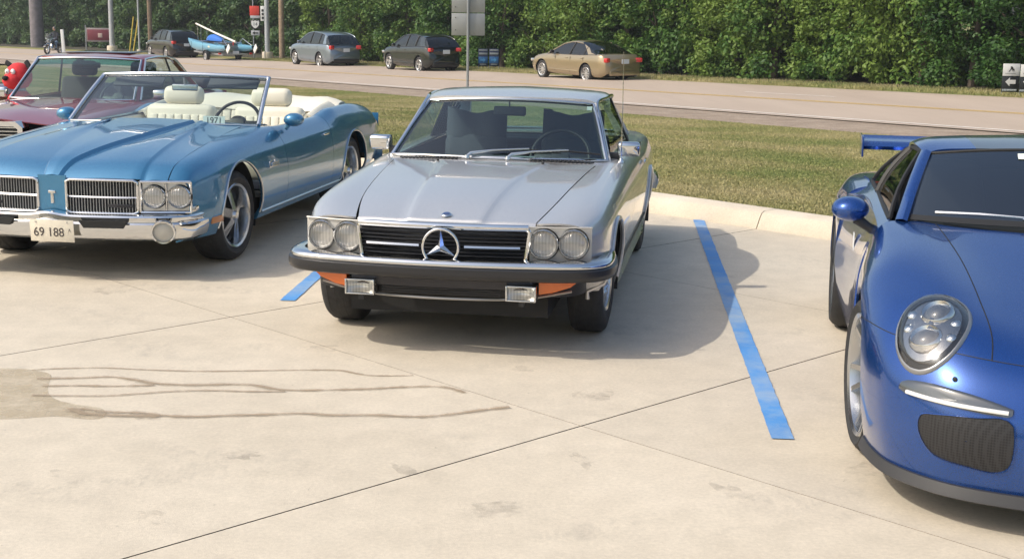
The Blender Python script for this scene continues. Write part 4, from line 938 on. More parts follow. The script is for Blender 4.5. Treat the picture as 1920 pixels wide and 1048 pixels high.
# ------------------------------------------------------------------ blue sports car (right)
def blue_sports():
    car = empty('blue_sports_car', (2.196, 4.596, 0), -.193)
    tag(car, 'sapphire blue sports car with oval headlamps and rear wing at the right edge', 'car')
    PAINT = mat('sapphire_paint', (.008, .062, .27), .24, .62, coat=1.0, flakes=.07)
    AF, AR = .99, 3.447
    F = [
        [(0, .02, .165), (.35, .04, .165), (.62, .14, .165), (.79, .32, .165), (.85, .49, .165), (.875, .66, .165)],
        [(0, .0, .33), (.35, .015, .33), (.63, .11, .33), (.81, .30, .33), (.872, .46, .33), (.90, .616, .33)],
        [(0, .03, .48), (.35, .045, .485), (.64, .14, .49), (.82, .33, .50), (.88, .49, .50), (.908, .648, .50)],
        [(0, .11, .585), (.35, .125, .595), (.63, .215, .61), (.815, .41, .62), (.88, .57, .625), (.908, .73, .615)],
        [(0, .27, .655), (.34, .275, .675), (.61, .345, .715), (.795, .55, .725), (.873, .71, .715), (.908, .87, .70)],
        [(0, .60, .735), (.36, .59, .755), (.61, .62, .805), (.775, .77, .805), (.868, .88, .775), (.908, .99, .722)],
        [(0, .95, .815), (.38, .95, .83), (.63, .97, .875), (.785, 1.0, .855), (.872, 1.06, .795), (.908, 1.11, .70)],
        [(0, 1.25, .880), (.42, 1.28, .892), (.65, 1.32, .915), (.80, 1.34, .880), (.880, 1.32, .77), (.905, 1.25, .615)],
        [(0, 1.42, .915), (.45, 1.50, .925), (.665, 1.60, .930), (.805, 1.60, .890), (.882, 1.54, .68), (.898, 1.364, .36)],
        ]
    S = net(F, 7, 7)
    fr = MB().grid(S).both().build('front_body', PAINT, car, 50, solid=.012)
    SD_ = [[(.85, 1.345, .165), (.895, 1.37, .36), (.886, 1.545, .68), (.807, 1.605, .890)], [(.85, 2.0, .165), (.872, 2.0, .36), (.872, 2.0, .64), (.80, 2.0, .905)],
           [(.855, 2.6, .165), (.88, 2.6, .36), (.888, 2.6, .64), (.815, 2.6, .915)], [(.87, 3.085, .165), (.915, 3.062, .345), (.928, 3.10, .56), (.88, 3.0, .87)]]
    side_parts(MB().grid(net(SD_, 8, 8)), 'door_and_sill', PAINT, car, sharp=50, solid=.012)
    Q = [[(.928, 3.10, .555), (.92, 3.05, .70), (.88, 3.0, .868), (.76, 2.95, .925)], [(.930, 3.447, .735), (.915, 3.43, .82), (.855, 3.40, .90), (.72, 3.35, .935)],
         [(.930, 3.72, .615), (.905, 3.80, .76), (.83, 3.85, .875), (.66, 3.85, .905)], [(.925, 3.83, .345), (.88, 4.10, .66), (.80, 4.20, .82), (.60, 4.25, .86)], [(.88, 3.95, .20), (.80, 4.4, .60), (.70, 4.45, .75), (.50, 4.45, .80)]]
    side_parts(MB().grid(net(Q, 7, 6)), 'rear_quarter', PAINT, car, sharp=50, solid=.012)
    MB().grid([[(x, 4.46, z) for x in np.linspace(-.82, .82, 9)] for z in (.20, .5, .78)]).build('rear_panel', PAINT, car)
    MB().box((0, 2.3, .24), (1.5, 3.2, .14)).box((0, .95, .42), (1.1, 1.0, .40)).box((0, 3.6, .5), (1.2, 1.5, .5)).build('underbody', DARKU, car)
    for yc, r in ((AF, .375), (AR, .385)): house(car, yc, .345, r, .88, .50)
    for s in (1, -1):
        wheel(car, s*.778, AF, .342, .245, .262, 'gt', s, ALLOY, steer=.11); wheel(car, s*.770, AR, .348, .305, .262, 'gt', s, ALLOY)
    # hood cut line and bumper cut line
    n = 7
    hl = [tuple(S[i][int(2*n*.78)]) for i in range(4*n-5, 8*n+1)]
    side_parts(MB().tube([(x, y, z-.0005) for x, y, z in hl], .0028, 5), 'hood_gap', SEAL, car)
    side_parts(MB().tube([tuple(S[3*n+2][j]) for j in range(0, 5*n+1)], .0022, 5), 'bumper_gap', SEAL, car)
    # splitter
    sp = [(x, y-.012) for x, y, z in [tuple(p) for p in S[0]]]; path = [(-x, y) for x, y in reversed(sp)] + sp[1:]
    MB().sweep(path, [(-.05, .170), (.006, .170), (.016, .145), (.022, .128), (.014, .122), (-.10, .122), (-.10, .170)]).build('splitter', mat('splitter_black', (.03, .03, .032), .5), car, 50)
    # lower face: intakes and running lamps, set on the front surface
    def onf(x, z):
        i0 = 0; best = None
        for i in range(0, 4*n):
            row = S[i]
            for j in range(len(row)):
                d = (row[j][0]-x)**2+(row[j][2]-z)**2
                if best is None or d < best[0]: best = (d, row[j])
        return best[1]
    def face(x, z):
        # bilinear y from rows below the hood
        ys = []; zs = []
        for i in range(0, 4*n):
            row = S[i]; ys.append(np.interp(x, row[:, 0], row[:, 1])); zs.append(np.interp(x, row[:, 0], row[:, 2]))
        return float(np.interp(z, zs, ys))
    mesh_m = bpy.data.materials.new('intake_mesh'); mesh_m.use_nodes = True; nn = mesh_m.node_tree; bb = nn.nodes['Principled BSDF']
    tc = nn.nodes.new('ShaderNodeTexCoord'); vo = nn.nodes.new('ShaderNodeTexVoronoi'); vo.inputs['Scale'].default_value = 100; vo.inputs['Randomness'].default_value = 0.0; nn.links.new(tc.outputs['Object'], vo.inputs['Vector'])
    rp_ = nn.nodes.new('ShaderNodeValToRGB'); rp_.color_ramp.elements[0].position = .36; rp_.color_ramp.elements[0].color = (.004, .004, .005, 1); rp_.color_ramp.elements[1].position = .52; rp_.color_ramp.elements[1].color = (.020, .020, .022, 1)
    nn.links.new(vo.outputs['Distance'], rp_.inputs[0]); nn.links.new(rp_.outputs[0], bb.inputs['Base Color']); bb.inputs['Roughness'].default_value = .5
    def intake(s):
        out = [(.395, .428), (.42, .45), (.52, .445), (.66, .43), (.71, .415), (.72, .37), (.695, .305), (.66, .272), (.54, .252), (.44, .248), (.405, .27), (.39, .35)]
        P = hermite(out+[out[0]], 4)[:-1]; cx, cz = .555, .352
        rings = []
        for k, dy in ((1.0, -.006), (.98, -.008), (.955, .004), (.93, .03)):
            rings.append([(s*(cx+(a-cx)*k), face(cx+(a-cx)*k, cz+(b-cz)*k)+dy, cz+(b-cz)*k) for a, b in P])
        it = empty('intake', (0, 0, 0)); it.parent = car
        MB().grid(rings, closed=True).build('intake_rim', PAINT, it, 50)
        m = MB(); rr_ = [[(s*(cx+(a-cx)*k), face(cx+(a-cx)*k, cz+(b-cz)*k)+(-.0035 if k > .5 else -.0035), cz+(b-cz)*k) for a, b in P] for k in (.965, .8, .6, .4, .2, .02)]
        m.grid(rr_, closed=True).build('intake_mesh', mesh_m, it, 60)
        # running lamp above
        lo = [(.40, .486), (.47, .505), (.58, .525), (.70, .530), (.775, .510), (.785, .482), (.70, .470), (.58, .465), (.46, .460), (.405, .464)]
        LP = hermite(lo+[lo[0]], 3)[:-1]; cx2, cz2 = .59, .494
        dl = empty('running_lamp', (0, 0, 0)); dl.parent = car
        MB().grid([[(s*(cx2+(a-cx2)*k), face(cx2+(a-cx2)*k, cz2+(b-cz2)*k)-dy, cz2+(b-cz2)*k) for a, b in LP] for k, dy in ((1, .003), (.98, .010), (.7, .012), (.35, .012), (.02, .012))], closed=True).build('lamp_body', mat('lamp_smoke', (.10, .11, .12), .15, .6, coat=1), dl, 60)
        MB().tube([(s*x, face(x, .474+.02*(x-.35))-.016, .474+.02*(x-.35)) for x in np.linspace(.42, .76, 14)], .008, 6).build('light_bar', mat('light_bar_white', (.80, .80, .78), .2, coat=1), dl, 60)
    pair(intake)
    MB().grid([[(x, face(abs(x), z)-.004, z) for x in np.linspace(-.345, .345, 11)] for z in (.255, .32, .38, .43)]).build('centre_intake', mesh_m, car, 60, solid=.004)
    # oval headlamp on the fender
    Mc = Matrix.Translation(car.location) @ Matrix.Rotation(-.193, 4, 'Z'); best = None
    for i in range(2*n, 6*n):
        for j in range(n, 5*n):
            q = Mc @ Vector((-S[i][j][0], S[i][j][1], S[i][j][2])); a_, b_ = proj(q); dd = (a_-1752)**2+(b_-612)**2
            if best is None or dd < best[0]: best = (dd, i, j)
    _, bi, bj = best; du_ = Vector(S[bi+3][bj]-S[bi-3][bj]); dv_ = Vector(S[bi][bj+3]-S[bi][bj-3]); N0 = du_.cross(dv_).normalized()
    if N0.y > 0: N0 = -N0
    C0 = Vector(S[bi][bj])
    def hl_(s):
        N = Vector((s*N0.x, N0.y, N0.z)); C = Vector((s*C0.x, C0.y, C0.z))+N*.002; up = (Vector((0, .55, 1))-N*N.dot(Vector((0, .55, 1)))).normalized(); rt = up.cross(N).normalized()
        if s > 0:
            pass
        SP = [Vector((s*p[0], p[1], p[2]))-C for r_ in S[n:7*n] for p in r_]; SP = np.array([(p.dot(rt), p.dot(up), p.dot(N)) for p in SP if p.length < .34])
        def hgt(a, b):
            d2 = (SP[:, 0]-a)**2+(SP[:, 1]-b)**2; ix = np.argsort(d2)[:6]; w_ = 1/(d2[ix]+1e-5); return float((SP[ix, 2]*w_).sum()/w_.sum())
        def el(a, b, d, n=40): return [tuple(C+rt*(a*math.cos(q))+up*(b*math.sin(q))+N*(d+hgt(a*math.cos(q), b*math.sin(q)))) for q in np.linspace(0, 2*math.pi, n, endpoint=False)]
        A, B = .134, .200
        h = empty('headlamp', (0, 0, 0)); h.parent = car
        MB().grid([el(A*1.07, B*1.06, -.02), el(A*1.07, B*1.06, .004), el(A*1.04, B*1.035, .012), el(A*1.0, B*1.0, .012), el(A*.98, B*.98, .002)], closed=True).build('bezel', mat('lamp_bezel', (.30, .305, .315), .3, .7), h, 60)
        MB().grid([el(A*.985, B*.985, .003), el(A*.90, B*.90, .008), el(A*.84, B*.84, .009)], closed=True).build('lamp_dark_ring', mat('lamp_black', (.02, .02, .024), .25, .3), h, 60)
        MB().grid([el(A*.86, B*.86, .004), el(A*.8, B*.8, .006), el(A*.5, B*.5, .008), el(A*.02, B*.02, .008)], closed=True).build('lamp_bowl', mat('bowl_grey', (.30, .31, .33), .16, .9), h, 60)
        for du, dv in ((-.012*s, .068), (.010*s, -.066)):
            cc = C+rt*du+up*dv+N*(.010+hgt(du, dv))
            MB().lathe([(.066, -.012), (.063, .006), (.055, .014), (.046, .004)], cc, N, 28).build('projector_ring', CHROME, h, 60)
            MB().lathe([(.048, .002), (.036, .014), (.018, .021), (0, .023)], cc, N, 28).build('projector', mat('projector_glass', (.10, .11, .13), .04, .3, coat=1), h, 60)
        for du, dv in ((-.088, .0), (.088, .01), (-.085, .07), (.085, -.07)):
            cc = C+rt*du+up*dv+N*(.006+hgt(du, dv)); MB().lathe([(.022, -.004), (.017, .006), (0, .008)], cc, N, 16).build('lamp_element', CHROME2, h, 60)
        MB().tube([tuple(C+up*x+N*(.006+hgt(0, x))) for x in np.linspace(-.13, .13, 6)], .012, 6).build('lamp_bridge', mat('bowl_grey'), h, 60)
        MB().grid([el(A*k, B*k, d) for k, d in ((1.0, .012), (.93, .026), (.78, .034), (.5, .040), (.25, .042), (.02, .042))], closed=True).build('lens', glass('lamp_cover', (.94, .95, .95), lo=.07), h, 60)
        MB().lathe([(.010, .0), (.008, .006), (0, .008)], tuple(onf(.60, .565)+np.array((0, -.002, 0))) if s > 0 else tuple((onf(.60, .565)+np.array((0, -.002, 0)))*np.array((-1, 1, 1))), (s*.3, -1, .2), 14).build('washer_cap', BLACKP, car)
    pair(hl_)
    # greenhouse
    def ws(u, t):
        x = u*(.675*(1-t)+.535*t); yb = 1.62-.165*(1-u*u)**.9; yt = 2.16-.085*(1-u*u); z0 = .935+.006*(1-u*u); z1 = 1.195+.040*(1-u*u)
        return (x, yb+(yt-yb)*t, z0+(z1-z0)*t+.020*math.sin(math.pi*t))
    MB().grid([[ws(u, t) for u in np.linspace(-1, 1, 25)] for t in np.linspace(0, 1, 11)]).build('windscreen', glass('sports_glass', (.60, .67, .67), lo=.17), car, 60)
    band = MB().grid([[ws(u, t) for u in np.linspace(-1, 1, 25)] for t in np.linspace(0, .06, 3)]); band.warp(lambda p: (p[0], p[1]-.003, p[2]+.003)).build('windscreen_band', SEAL, car, 60)
    MB().tube([ws(u, 1) for u in np.linspace(-1, 1, 21)], .008, 6).build('windscreen_seal', SEAL, car, 60)
    rail = [(.560, 2.17, 1.190), (.585, 2.40, 1.215), (.585, 2.75, 1.195), (.565, 3.05, 1.125), (.56, 3.35, 1.02), (.55, 3.75, .915), (.52, 4.2, .855), (.48, 4.45, .80)]
    cent = [(0, 2.075, 1.240), (0, 2.40, 1.268), (0, 2.75, 1.255), (0, 3.10, 1.195), (0, 3.45, 1.09), (0, 3.85, .965), (0, 4.22, .88), (0, 4.46, .82)]
    rows = []
    for a, b in zip(rail, cent):
        a = np.array(a); b = np.array(b); rows.append([a, a+(b-a)*.10+np.array([0, 0, .018]), a+(b-a)*.36+np.array([0, -.012, .020]), a+(b-a)*.68+np.array([0, -.01, .010]), b])
    T = net(rows, 5, 5)
    ca = mat('carbon_roof', (.045, .047, .05), .3, .2, coat=1)
    MB().grid([r[:12] for r in T]).both().build('roof_side', PAINT, car, 50, solid=.015); MB().grid([r[11:] for r in T[:16]]).both().build('roof_panel', ca, car, 50, solid=.015)
    MB().grid([r[11:] for r in T[15:]]).both().build('engine_lid', PAINT, car, 50, solid=.015)
    # A pillars
    P = [np.array((.70, 1.60, .925))*(1-t)+np.array((.555, 2.17, 1.197))*t+np.array((0, 0, .018*math.sin(math.pi*t))) for t in np.linspace(0, 1, 8)]
    side_parts(MB().grid([[p+np.array(d) for d in ((.03, .05, -.01), (.026, .0, .012), (.0, -.03, .018), (-.022, -.025, .008), (-.02, .03, -.02))] for p in P], closed=True), 'front_pillar', PAINT, car, sharp=60)
    # side glass, with a black divider
    def sgl(s_, t): # s 0..1 along, t up
        yb = 1.74+1.36*s_; yt = 2.22+.72*s_; xb = .745; xt = .578; zb = .915+.02*s_; zt = 1.195-.055*s_**2
        return (xb*(1-t)+xt*t+.022*math.sin(math.pi*t), yb*(1-t)+yt*t, zb*(1-t)+zt*t)
    side_parts(MB().grid([[sgl(s_, t) for s_ in np.linspace(0, 1, 12)] for t in np.linspace(0, 1, 7)]), 'side_window', glass('sports_side_glass', (.35, .38, .38), lo=.08), car)
    side_parts(MB().tube([sgl(.68, t) for t in np.linspace(0, 1, 7)], .018, 6), 'window_divider', SEAL, car)
    ring = [sgl(s_, 0) for s_ in np.linspace(0, 1, 12)] + [sgl(1, t) for t in np.linspace(0, 1, 6)] + [sgl(s_, 1) for s_ in np.linspace(1, 0, 12)] + [sgl(0, t) for t in np.linspace(1, 0, 6)]
    side_parts(MB().tube(ring, .012, 6, closed=True), 'window_seal', SEAL, car)
    side_parts(MB().grid([[(.578, 2.94, 1.14), (.57, 3.15, 1.09), (.56, 3.40, 1.0)], [(.66, 3.02, 1.03), (.66, 3.25, .99), (.65, 3.5, .94)], [(.76, 3.08, .93), (.76, 3.3, .93), (.72, 3.6, .92)]]), 'rear_pillar', PAINT, car, solid=.01)
    side_parts(MB().grid([[(.805, 1.61, .890), (.80, 2.0, .905), (.815, 2.6, .915), (.88, 3.0, .87)], [(.745, 1.70, .918), (.75, 2.0, .920), (.755, 2.6, .932), (.76, 3.08, .933)]]), 'belt_ledge', PAINT, car, solid=.008)
    # mirror
    def mirror(s):
        mr = empty('door_mirror', (s*.925, 1.83, .945)); mr.parent = car
        MB().lathe([(0, -.085), (.035, -.078), (.062, -.045), (.072, 0), (.068, .05)], (0, 0, 0), (0, 1, 0), 28).xf(Matrix.Diagonal((1.25, 1, .84, 1))).build('mirror_shell', PAINT, mr, 60)
        MB().lathe([(0, .045), (.066, .048)], (0, 0, 0), (0, 1, 0), 24).xf(Matrix.Diagonal((1.25, 1, .84, 1))).build('mirror_glass', CHROME, mr, 60)
        MB().tube([(-s*.03, .0, -.045), (-s*.09, .0, -.085), (-s*.15, -.01, -.12)], [.028, .022, .03], 10).build('mirror_foot', BLACKP, mr, 60)
    pair(mirror)
    # wiper
    wp = empty('wiper', (0, 0, 0)); wp.parent = car
    MB().tube([(.12, 1.49, .955), (-.05, 1.50, .965), (-.18, 1.515, .972)], [.012, .010, .008], 8).build('arm', CHROME2, wp); MB().tube([(-.55, 1.625, .972), (-.36, 1.575, .978), (-.12, 1.525, .972)], .009, 6).build('blade', CHROME2, wp)
    wp2 = empty('wiper', (0, 0, 0)); wp2.parent = car
    MB().tube([(.55, 1.56, .955), (.40, 1.53, .968), (.25, 1.525, .972)], [.012, .010, .008], 8).build('arm', BLACKP, wp2); MB().tube([(.0, 1.50, .972), (.2, 1.515, .978), (.42, 1.55, .972)], .009, 6).build('blade', BLACKP, wp2)
    # wing
    wg = empty('rear_wing', (0, 4.30, 1.035)); wg.parent = car
    MB().grid(net([[(x, -.13, 0), (x, -.06, .028), (x, .06, .030), (x, .14, .050)] for x in (-.745, 0, .745)], 6, 4)).build('wing_blade', PAINT, wg, 60, solid=.025)
    for s in (1, -1):
        MB().box((s*.75, 0, -.005), (.012, .30, .13), bev=.004).build('end_plate', PAINT, wg); MB().box((s*.42, .02, -.10), (.018, .12, .20), bev=.004).build('wing_strut', BLACKP, wg)
    # interior
    DI = mat('sports_interior', (.02, .02, .022), .7); CL2 = mat('sports_seat', (.035, .035, .038), .8)
    MB().box((0, 1.78, .84), (1.25, .34, .16), bev=.05).build('dashboard', DI, car)
    side_parts(MB().box((.745, 2.35, .62), (.03, 1.4, .52)), 'door_card', DI, car)
    for s in (1, -1):
        st_ = empty('seat', (s*.36, 2.40, .25)); st_.parent = car
        MB().box((0, -.05, .12), (.50, .5, .18), bev=.06, seg=3).build('cushion', CL2, st_, 50); MB().box((0, .28, .50), (.50, .14, .74), bev=.065, seg=3, rot=(-.25, 0, 0), taper=(.6, 1)).build('backrest', CL2, st_, 50)
    steering(car, .36, 2.02, .90, r=.18)
    MB().box((0, 2.95, .75), (1.2, .06, .6)).build('bulkhead', DI, car)
    MB().grid([[ws(u, t) for u in np.linspace(-.26, .30, 7)] for t in (.84, .93)]).warp(lambda p: (p[0], p[1]-.003, p[2]+.003)).build('windscreen_sticker', mat('sticker_white', (.75, .80, .72), .5), car)
    MB().box((.872*-1, 2.33, .70), (.003, .07, .10)).build('door_sticker', WHITEP, car)
    return car
blue_sports()

# ------------------------------------------------------------------ maroon saloon cars behind
def maroon_coupe(name, loc, yaw, label, paint, trimless=False):
    car = empty(name, loc, yaw); tag(car, label, 'car')
    PAINT = paint; DI = mat('grey_interior', (.05, .05, .055), .8)
    AF, AR, RW = .84, 3.55, .32; arches = [(AF, .32, .37), (AR, .32, .365)]
    def bow(p):
        x, y, z = p; t = max(0, 1-max(y-.05, 0)/.7); return (x, y+.07*(abs(x)/.85)**2.4*t**2, z)
    c = [[(.05, .74, .28), (.6, .78, .24), (3.3, .78, .24), (4.65, .72, .36)], [(.05, .82, .36), (.6, .865, .36), (3.3, .87, .36), (4.65, .80, .40)],
         [(.05, .84, .55), (.6, .89, .56), (3.3, .893, .58), (4.65, .83, .56)], [(.05, .835, .72), (.6, .875, .76), (2.0, .88, .80), (3.3, .88, .81), (4.65, .82, .76)],
         [(.05, .80, .80), (.6, .82, .845), (2.0, .82, .895), (3.3, .82, .90), (4.65, .77, .86)], [(.05, .60, .815), (.6, .62, .875), (1.6, .66, .925), (2.0, .72, .925), (3.3, .72, .93), (4.65, .68, .895)]]
    L = Loft(c, sharp=(3,), n=4, warp=bow)
    side_parts(L.panel(.055, 1.85, 0, 5, arches=arches[:1]), 'front_fender', PAINT, car, solid=.012); side_parts(L.panel(1.86, 3.05, 0, 5), 'door', PAINT, car, solid=.012); side_parts(L.panel(3.06, 4.65, 0, 5, arches=arches[1:]), 'rear_quarter', PAINT, car, solid=.012)
    for a in arches: house(car, *a, .86, .5)
    Hd = Loft([[(.10, .594, .818), (.6, .614, .878), (1.6, .654, .928), (1.75, .66, .93)], [(.10, .35, .845), (.6, .36, .905), (1.6, .38, .945), (1.75, .38, .945)], [(.10, .10, .870), (.6, .12, .925), (1.75, .14, .955)], [(.10, 0, .872), (.6, 0, .927), (1.75, 0, .957)]], n=4, warp=bow)
    Hd.panel(.10, 1.72).both().build('hood', PAINT, car, 30, solid=.01)
    g = empty('grille', (0, .02, .66)); g.parent = car
    MB().box((0, .04, 0), (.66, .03, .33)).build('grille_back', mat('grille_black', (.01, .011, .013), .5), g)
    for k in range(9): MB().box((0, .0, -.135+.034*k), (.62, .02, .009)).build('grille_slat', CHROME2, g)
    MB().box((0, -.01, 0), (.016, .03, .32)).build('grille_divider', CHROME, g)
    MB().prism([(-.36, -.17), (-.37, .14), (-.30, .195), (.30, .195), (.37, .14), (.36, -.17), (.315, -.17), (.32, .125), (.28, .150), (-.28, .150), (-.32, .125), (-.315, -.17)], lambda a, b: (a, -.03, b), lambda a, b: (a, .12, b)).build('grille_shell', CHROME, g)
    MB().tube([(0, .06, .20), (0, .07, .25)], .006, 6).lathe([(.036, -.004), (.036, .004), (.030, .004), (.030, -.004)], (0, .07, .285), (0, 1, 0), 20).build('hood_star', CHROME, g)
    for s in (1, -1):
        MB().box((s*.60, .06, .66), (.38, .06, .20), bev=.03).build('headlamp_unit', mat('fog_reflector', (.72, .71, .66), .25, .8), car)
        wheel(car, s*.74, AF, RW, .20, .18, 'disc', s); wheel(car, s*.74, AR, RW, .20, .18, 'disc', s)
    MB().sweep([tuple(q) for q in hermite([(-.90, .45), (-.89, .2), (-.75, .03), (-.4, -.03), (0, -.04), (.4, -.03), (.75, .03), (.89, .2), (.90, .45)], 4)], [(-.04, .52), (.02, .515), (.045, .47), (.03, .42), (-.04, .41)]).build('front_bumper', CHROME, car)
    MB().box((0, 2.3, .32), (1.4, 3.9, .2)).build('underbody', DARKU, car)
    CW = Loft([[(1.68, .82, .885), (1.95, .82, .89)], [(1.68, .66, .925), (1.95, .7, .925)], [(1.68, 0, .95), (1.95, 0, .952)]], n=4, warp=lambda p: (p[0], p[1], p[2]-.008)); CW.panel(1.68, 1.95).both().build('cowl', PAINT, car)
    def ws(u, t):
        x = u*(.70*(1-t)+.60*t); yb = 1.86-.14*(1-u*u); yt = 2.36-.07*(1-u*u); z0 = .935; z1 = 1.33+.022*(1-u*u); return (x, yb+(yt-yb)*t, z0+(z1-z0)*t+.01*math.sin(math.pi*t))
    MB().grid([[ws(u, t) for u in np.linspace(-1, 1, 17)] for t in np.linspace(0, 1, 8)]).build('windscreen', glass('maroon_glass', (.70, .84, .78), lo=.07), car, 60)
    b2 = MB().grid([[ws(u, t) for u in np.linspace(-1, 1, 17)] for t in (.84, .92, 1)]); b2.warp(lambda p: (p[0], p[1]+.004, p[2]-.003)).build('sun_strip', glass('green_strip', (.15, .50, .42)), car, 60)
    ed = [ws(-1, t) for t in np.linspace(0, 1, 8)] + [ws(u, 1) for u in np.linspace(-.93, .93, 15)] + [ws(1, t) for t in np.linspace(1, 0, 8)] + [ws(u, 0) for u in np.linspace(.93, -.93, 15)]
    MB().tube([(x*1.008, y-.006, z+.002) for x, y, z in ed], .013, 8, closed=True).build('windscreen_trim', CHROME, car)
    rail = [(.612, 2.36, 1.338), (.63, 2.6, 1.355), (.63, 3.0, 1.345), (.60, 3.35, 1.30)]; cent = [(0, 2.28, 1.368), (0, 2.6, 1.395), (0, 3.0, 1.39), (0, 3.40, 1.34)]; rows = []
    for a, b in zip(rail, cent): a = np.array(a); b = np.array(b); rows.append([a, a+(b-a)*.08+np.array([0, 0, .018]), a+(b-a)*.4+np.array([0, -.01, .014]), b])
    MB().grid(net(rows, 5, 4)).both().build('roof', PAINT, car, 50, solid=.02)
    MB().box((0, 2.85, 1.398), (.76, .55, .012), bev=.005).build('sunroof', mat('sunroof_dark', (.02, .012, .015), .3, coat=1), car)
    def pil(name, a, b, wx, wy, m):
        P = [np.array(a)*(1-t)+np.array(b)*t for t in np.linspace(0, 1, 5)]; side_parts(MB().grid([[p+np.array(d) for d in ((wx, 0, 0), (0, -wy, 0), (-wx, 0, 0), (0, wy, 0))] for p in P], closed=True), name, m, car)
    pil('front_pillar', (.725, 1.90, .92), (.612, 2.39, 1.34), .02, .035, PAINT); pil('rear_pillar', (.72, 3.85, .925), (.585, 3.38, 1.30), .03, .11, PAINT); pil('centre_pillar', (.74, 3.10, .92), (.628, 3.0, 1.34), .012, .025, SEAL)
    side_parts(MB().grid([[(.742*(1-t)+.618*t, (1.95+.45*t)*(1-q)+(3.75-.42*t)*q, .925+.405*t) for q in np.linspace(0, 1, 8)] for t in np.linspace(0, 1, 5)]), 'side_window', GLASS, car)
    side_parts(MB().tube([(.752, 1.93, .93), (.633, 2.40, 1.345), (.648, 2.7, 1.36), (.645, 3.0, 1.352), (.61, 3.36, 1.305), (.735, 3.86, .935)], .012, 6), 'window_trim', CHROME2, car)
    MB().grid([[(u*(.64*(1-t)+.55*t), 3.92-.50*t, .93+.375*t) for u in np.linspace(-1, 1, 9)] for t in np.linspace(0, 1, 5)]).build('rear_window', GLASS, car)
    DK = Loft([[(3.85, .71, .93), (4.64, .67, .898)], [(3.85, .35, .945), (4.64, .33, .915)], [(3.85, 0, .95), (4.64, 0, .92)]], n=3); DK.panel(3.85, 4.64).both().build('boot_lid', PAINT, car, 30, solid=.01)
    MB().grid([[(x, 4.65, z) for x in np.linspace(-.8, .8, 7)] for z in (.38, .6, .88)]).build('rear_panel', PAINT, car)
    if name == 'maroon_coupe': MB().box((.30, 4.30, .995), (.92, .62, .12), bev=.05, seg=3).build('dark_slab', mat('slab_dark_grey', (.045, .045, .05), .6), car, 50)  # unidentified dark slab, added over this boot as a guess
    MB().box((0, 2.04, .86), (1.4, .3, .14), bev=.05).build('dashboard', DI, car); side_parts(MB().box((.74, 2.8, .62), (.04, 1.9, .56)), 'door_card', DI, car)
    for s in (1, -1): seat(car, s*.36, 2.62, .36, DI, h=.56)
    MB().box((0, 3.30, .60), (1.2, .5, .3), bev=.06).box((0, 3.58, .80), (1.2, .16, .42), bev=.06, rot=(-.3, 0, 0)).build('rear_bench', DI, car, 50)
    steering(car, .36, 2.24, .93)
    for s in (1, -1): MB().box((s*.92, 2.06, .985), (.16, .07, .11), bev=.03, seg=3).build('door_mirror', CHROME, car, 50)
    MB().box((0, 2.38, 1.27), (.22, .03, .06), bev=.012).build('rear_view_mirror', BLACKP, car)
    return car
MAROON = mat('maroon_paint', (.25, .028, .036), .34, .15, coat=1.0)
MC = maroon_coupe('maroon_coupe', (-4.72, 12.2, 0), -.10, 'maroon vintage coupe with upright chrome grille, behind the blue convertible', MAROON)
MC.scale = (.93, 1, .965)
maroon_coupe('red_car', (-8.05, 14.3, -.12), -.12, 'dark red car at the left edge beside the maroon coupe', mat('dark_red_paint', (.16, .012, .02), .3, .2, coat=1.0))

# ------------------------------------------------------------------ places along the road
def at_v(px, v):
    lo, hi = 5.0, 240.0
    for _ in range(60):
        mid = (lo+hi)/2
        if proj(rp(mid, v))[0] > px: lo = mid
        else: hi = mid
    return lo
RHEAD = math.pi+PH

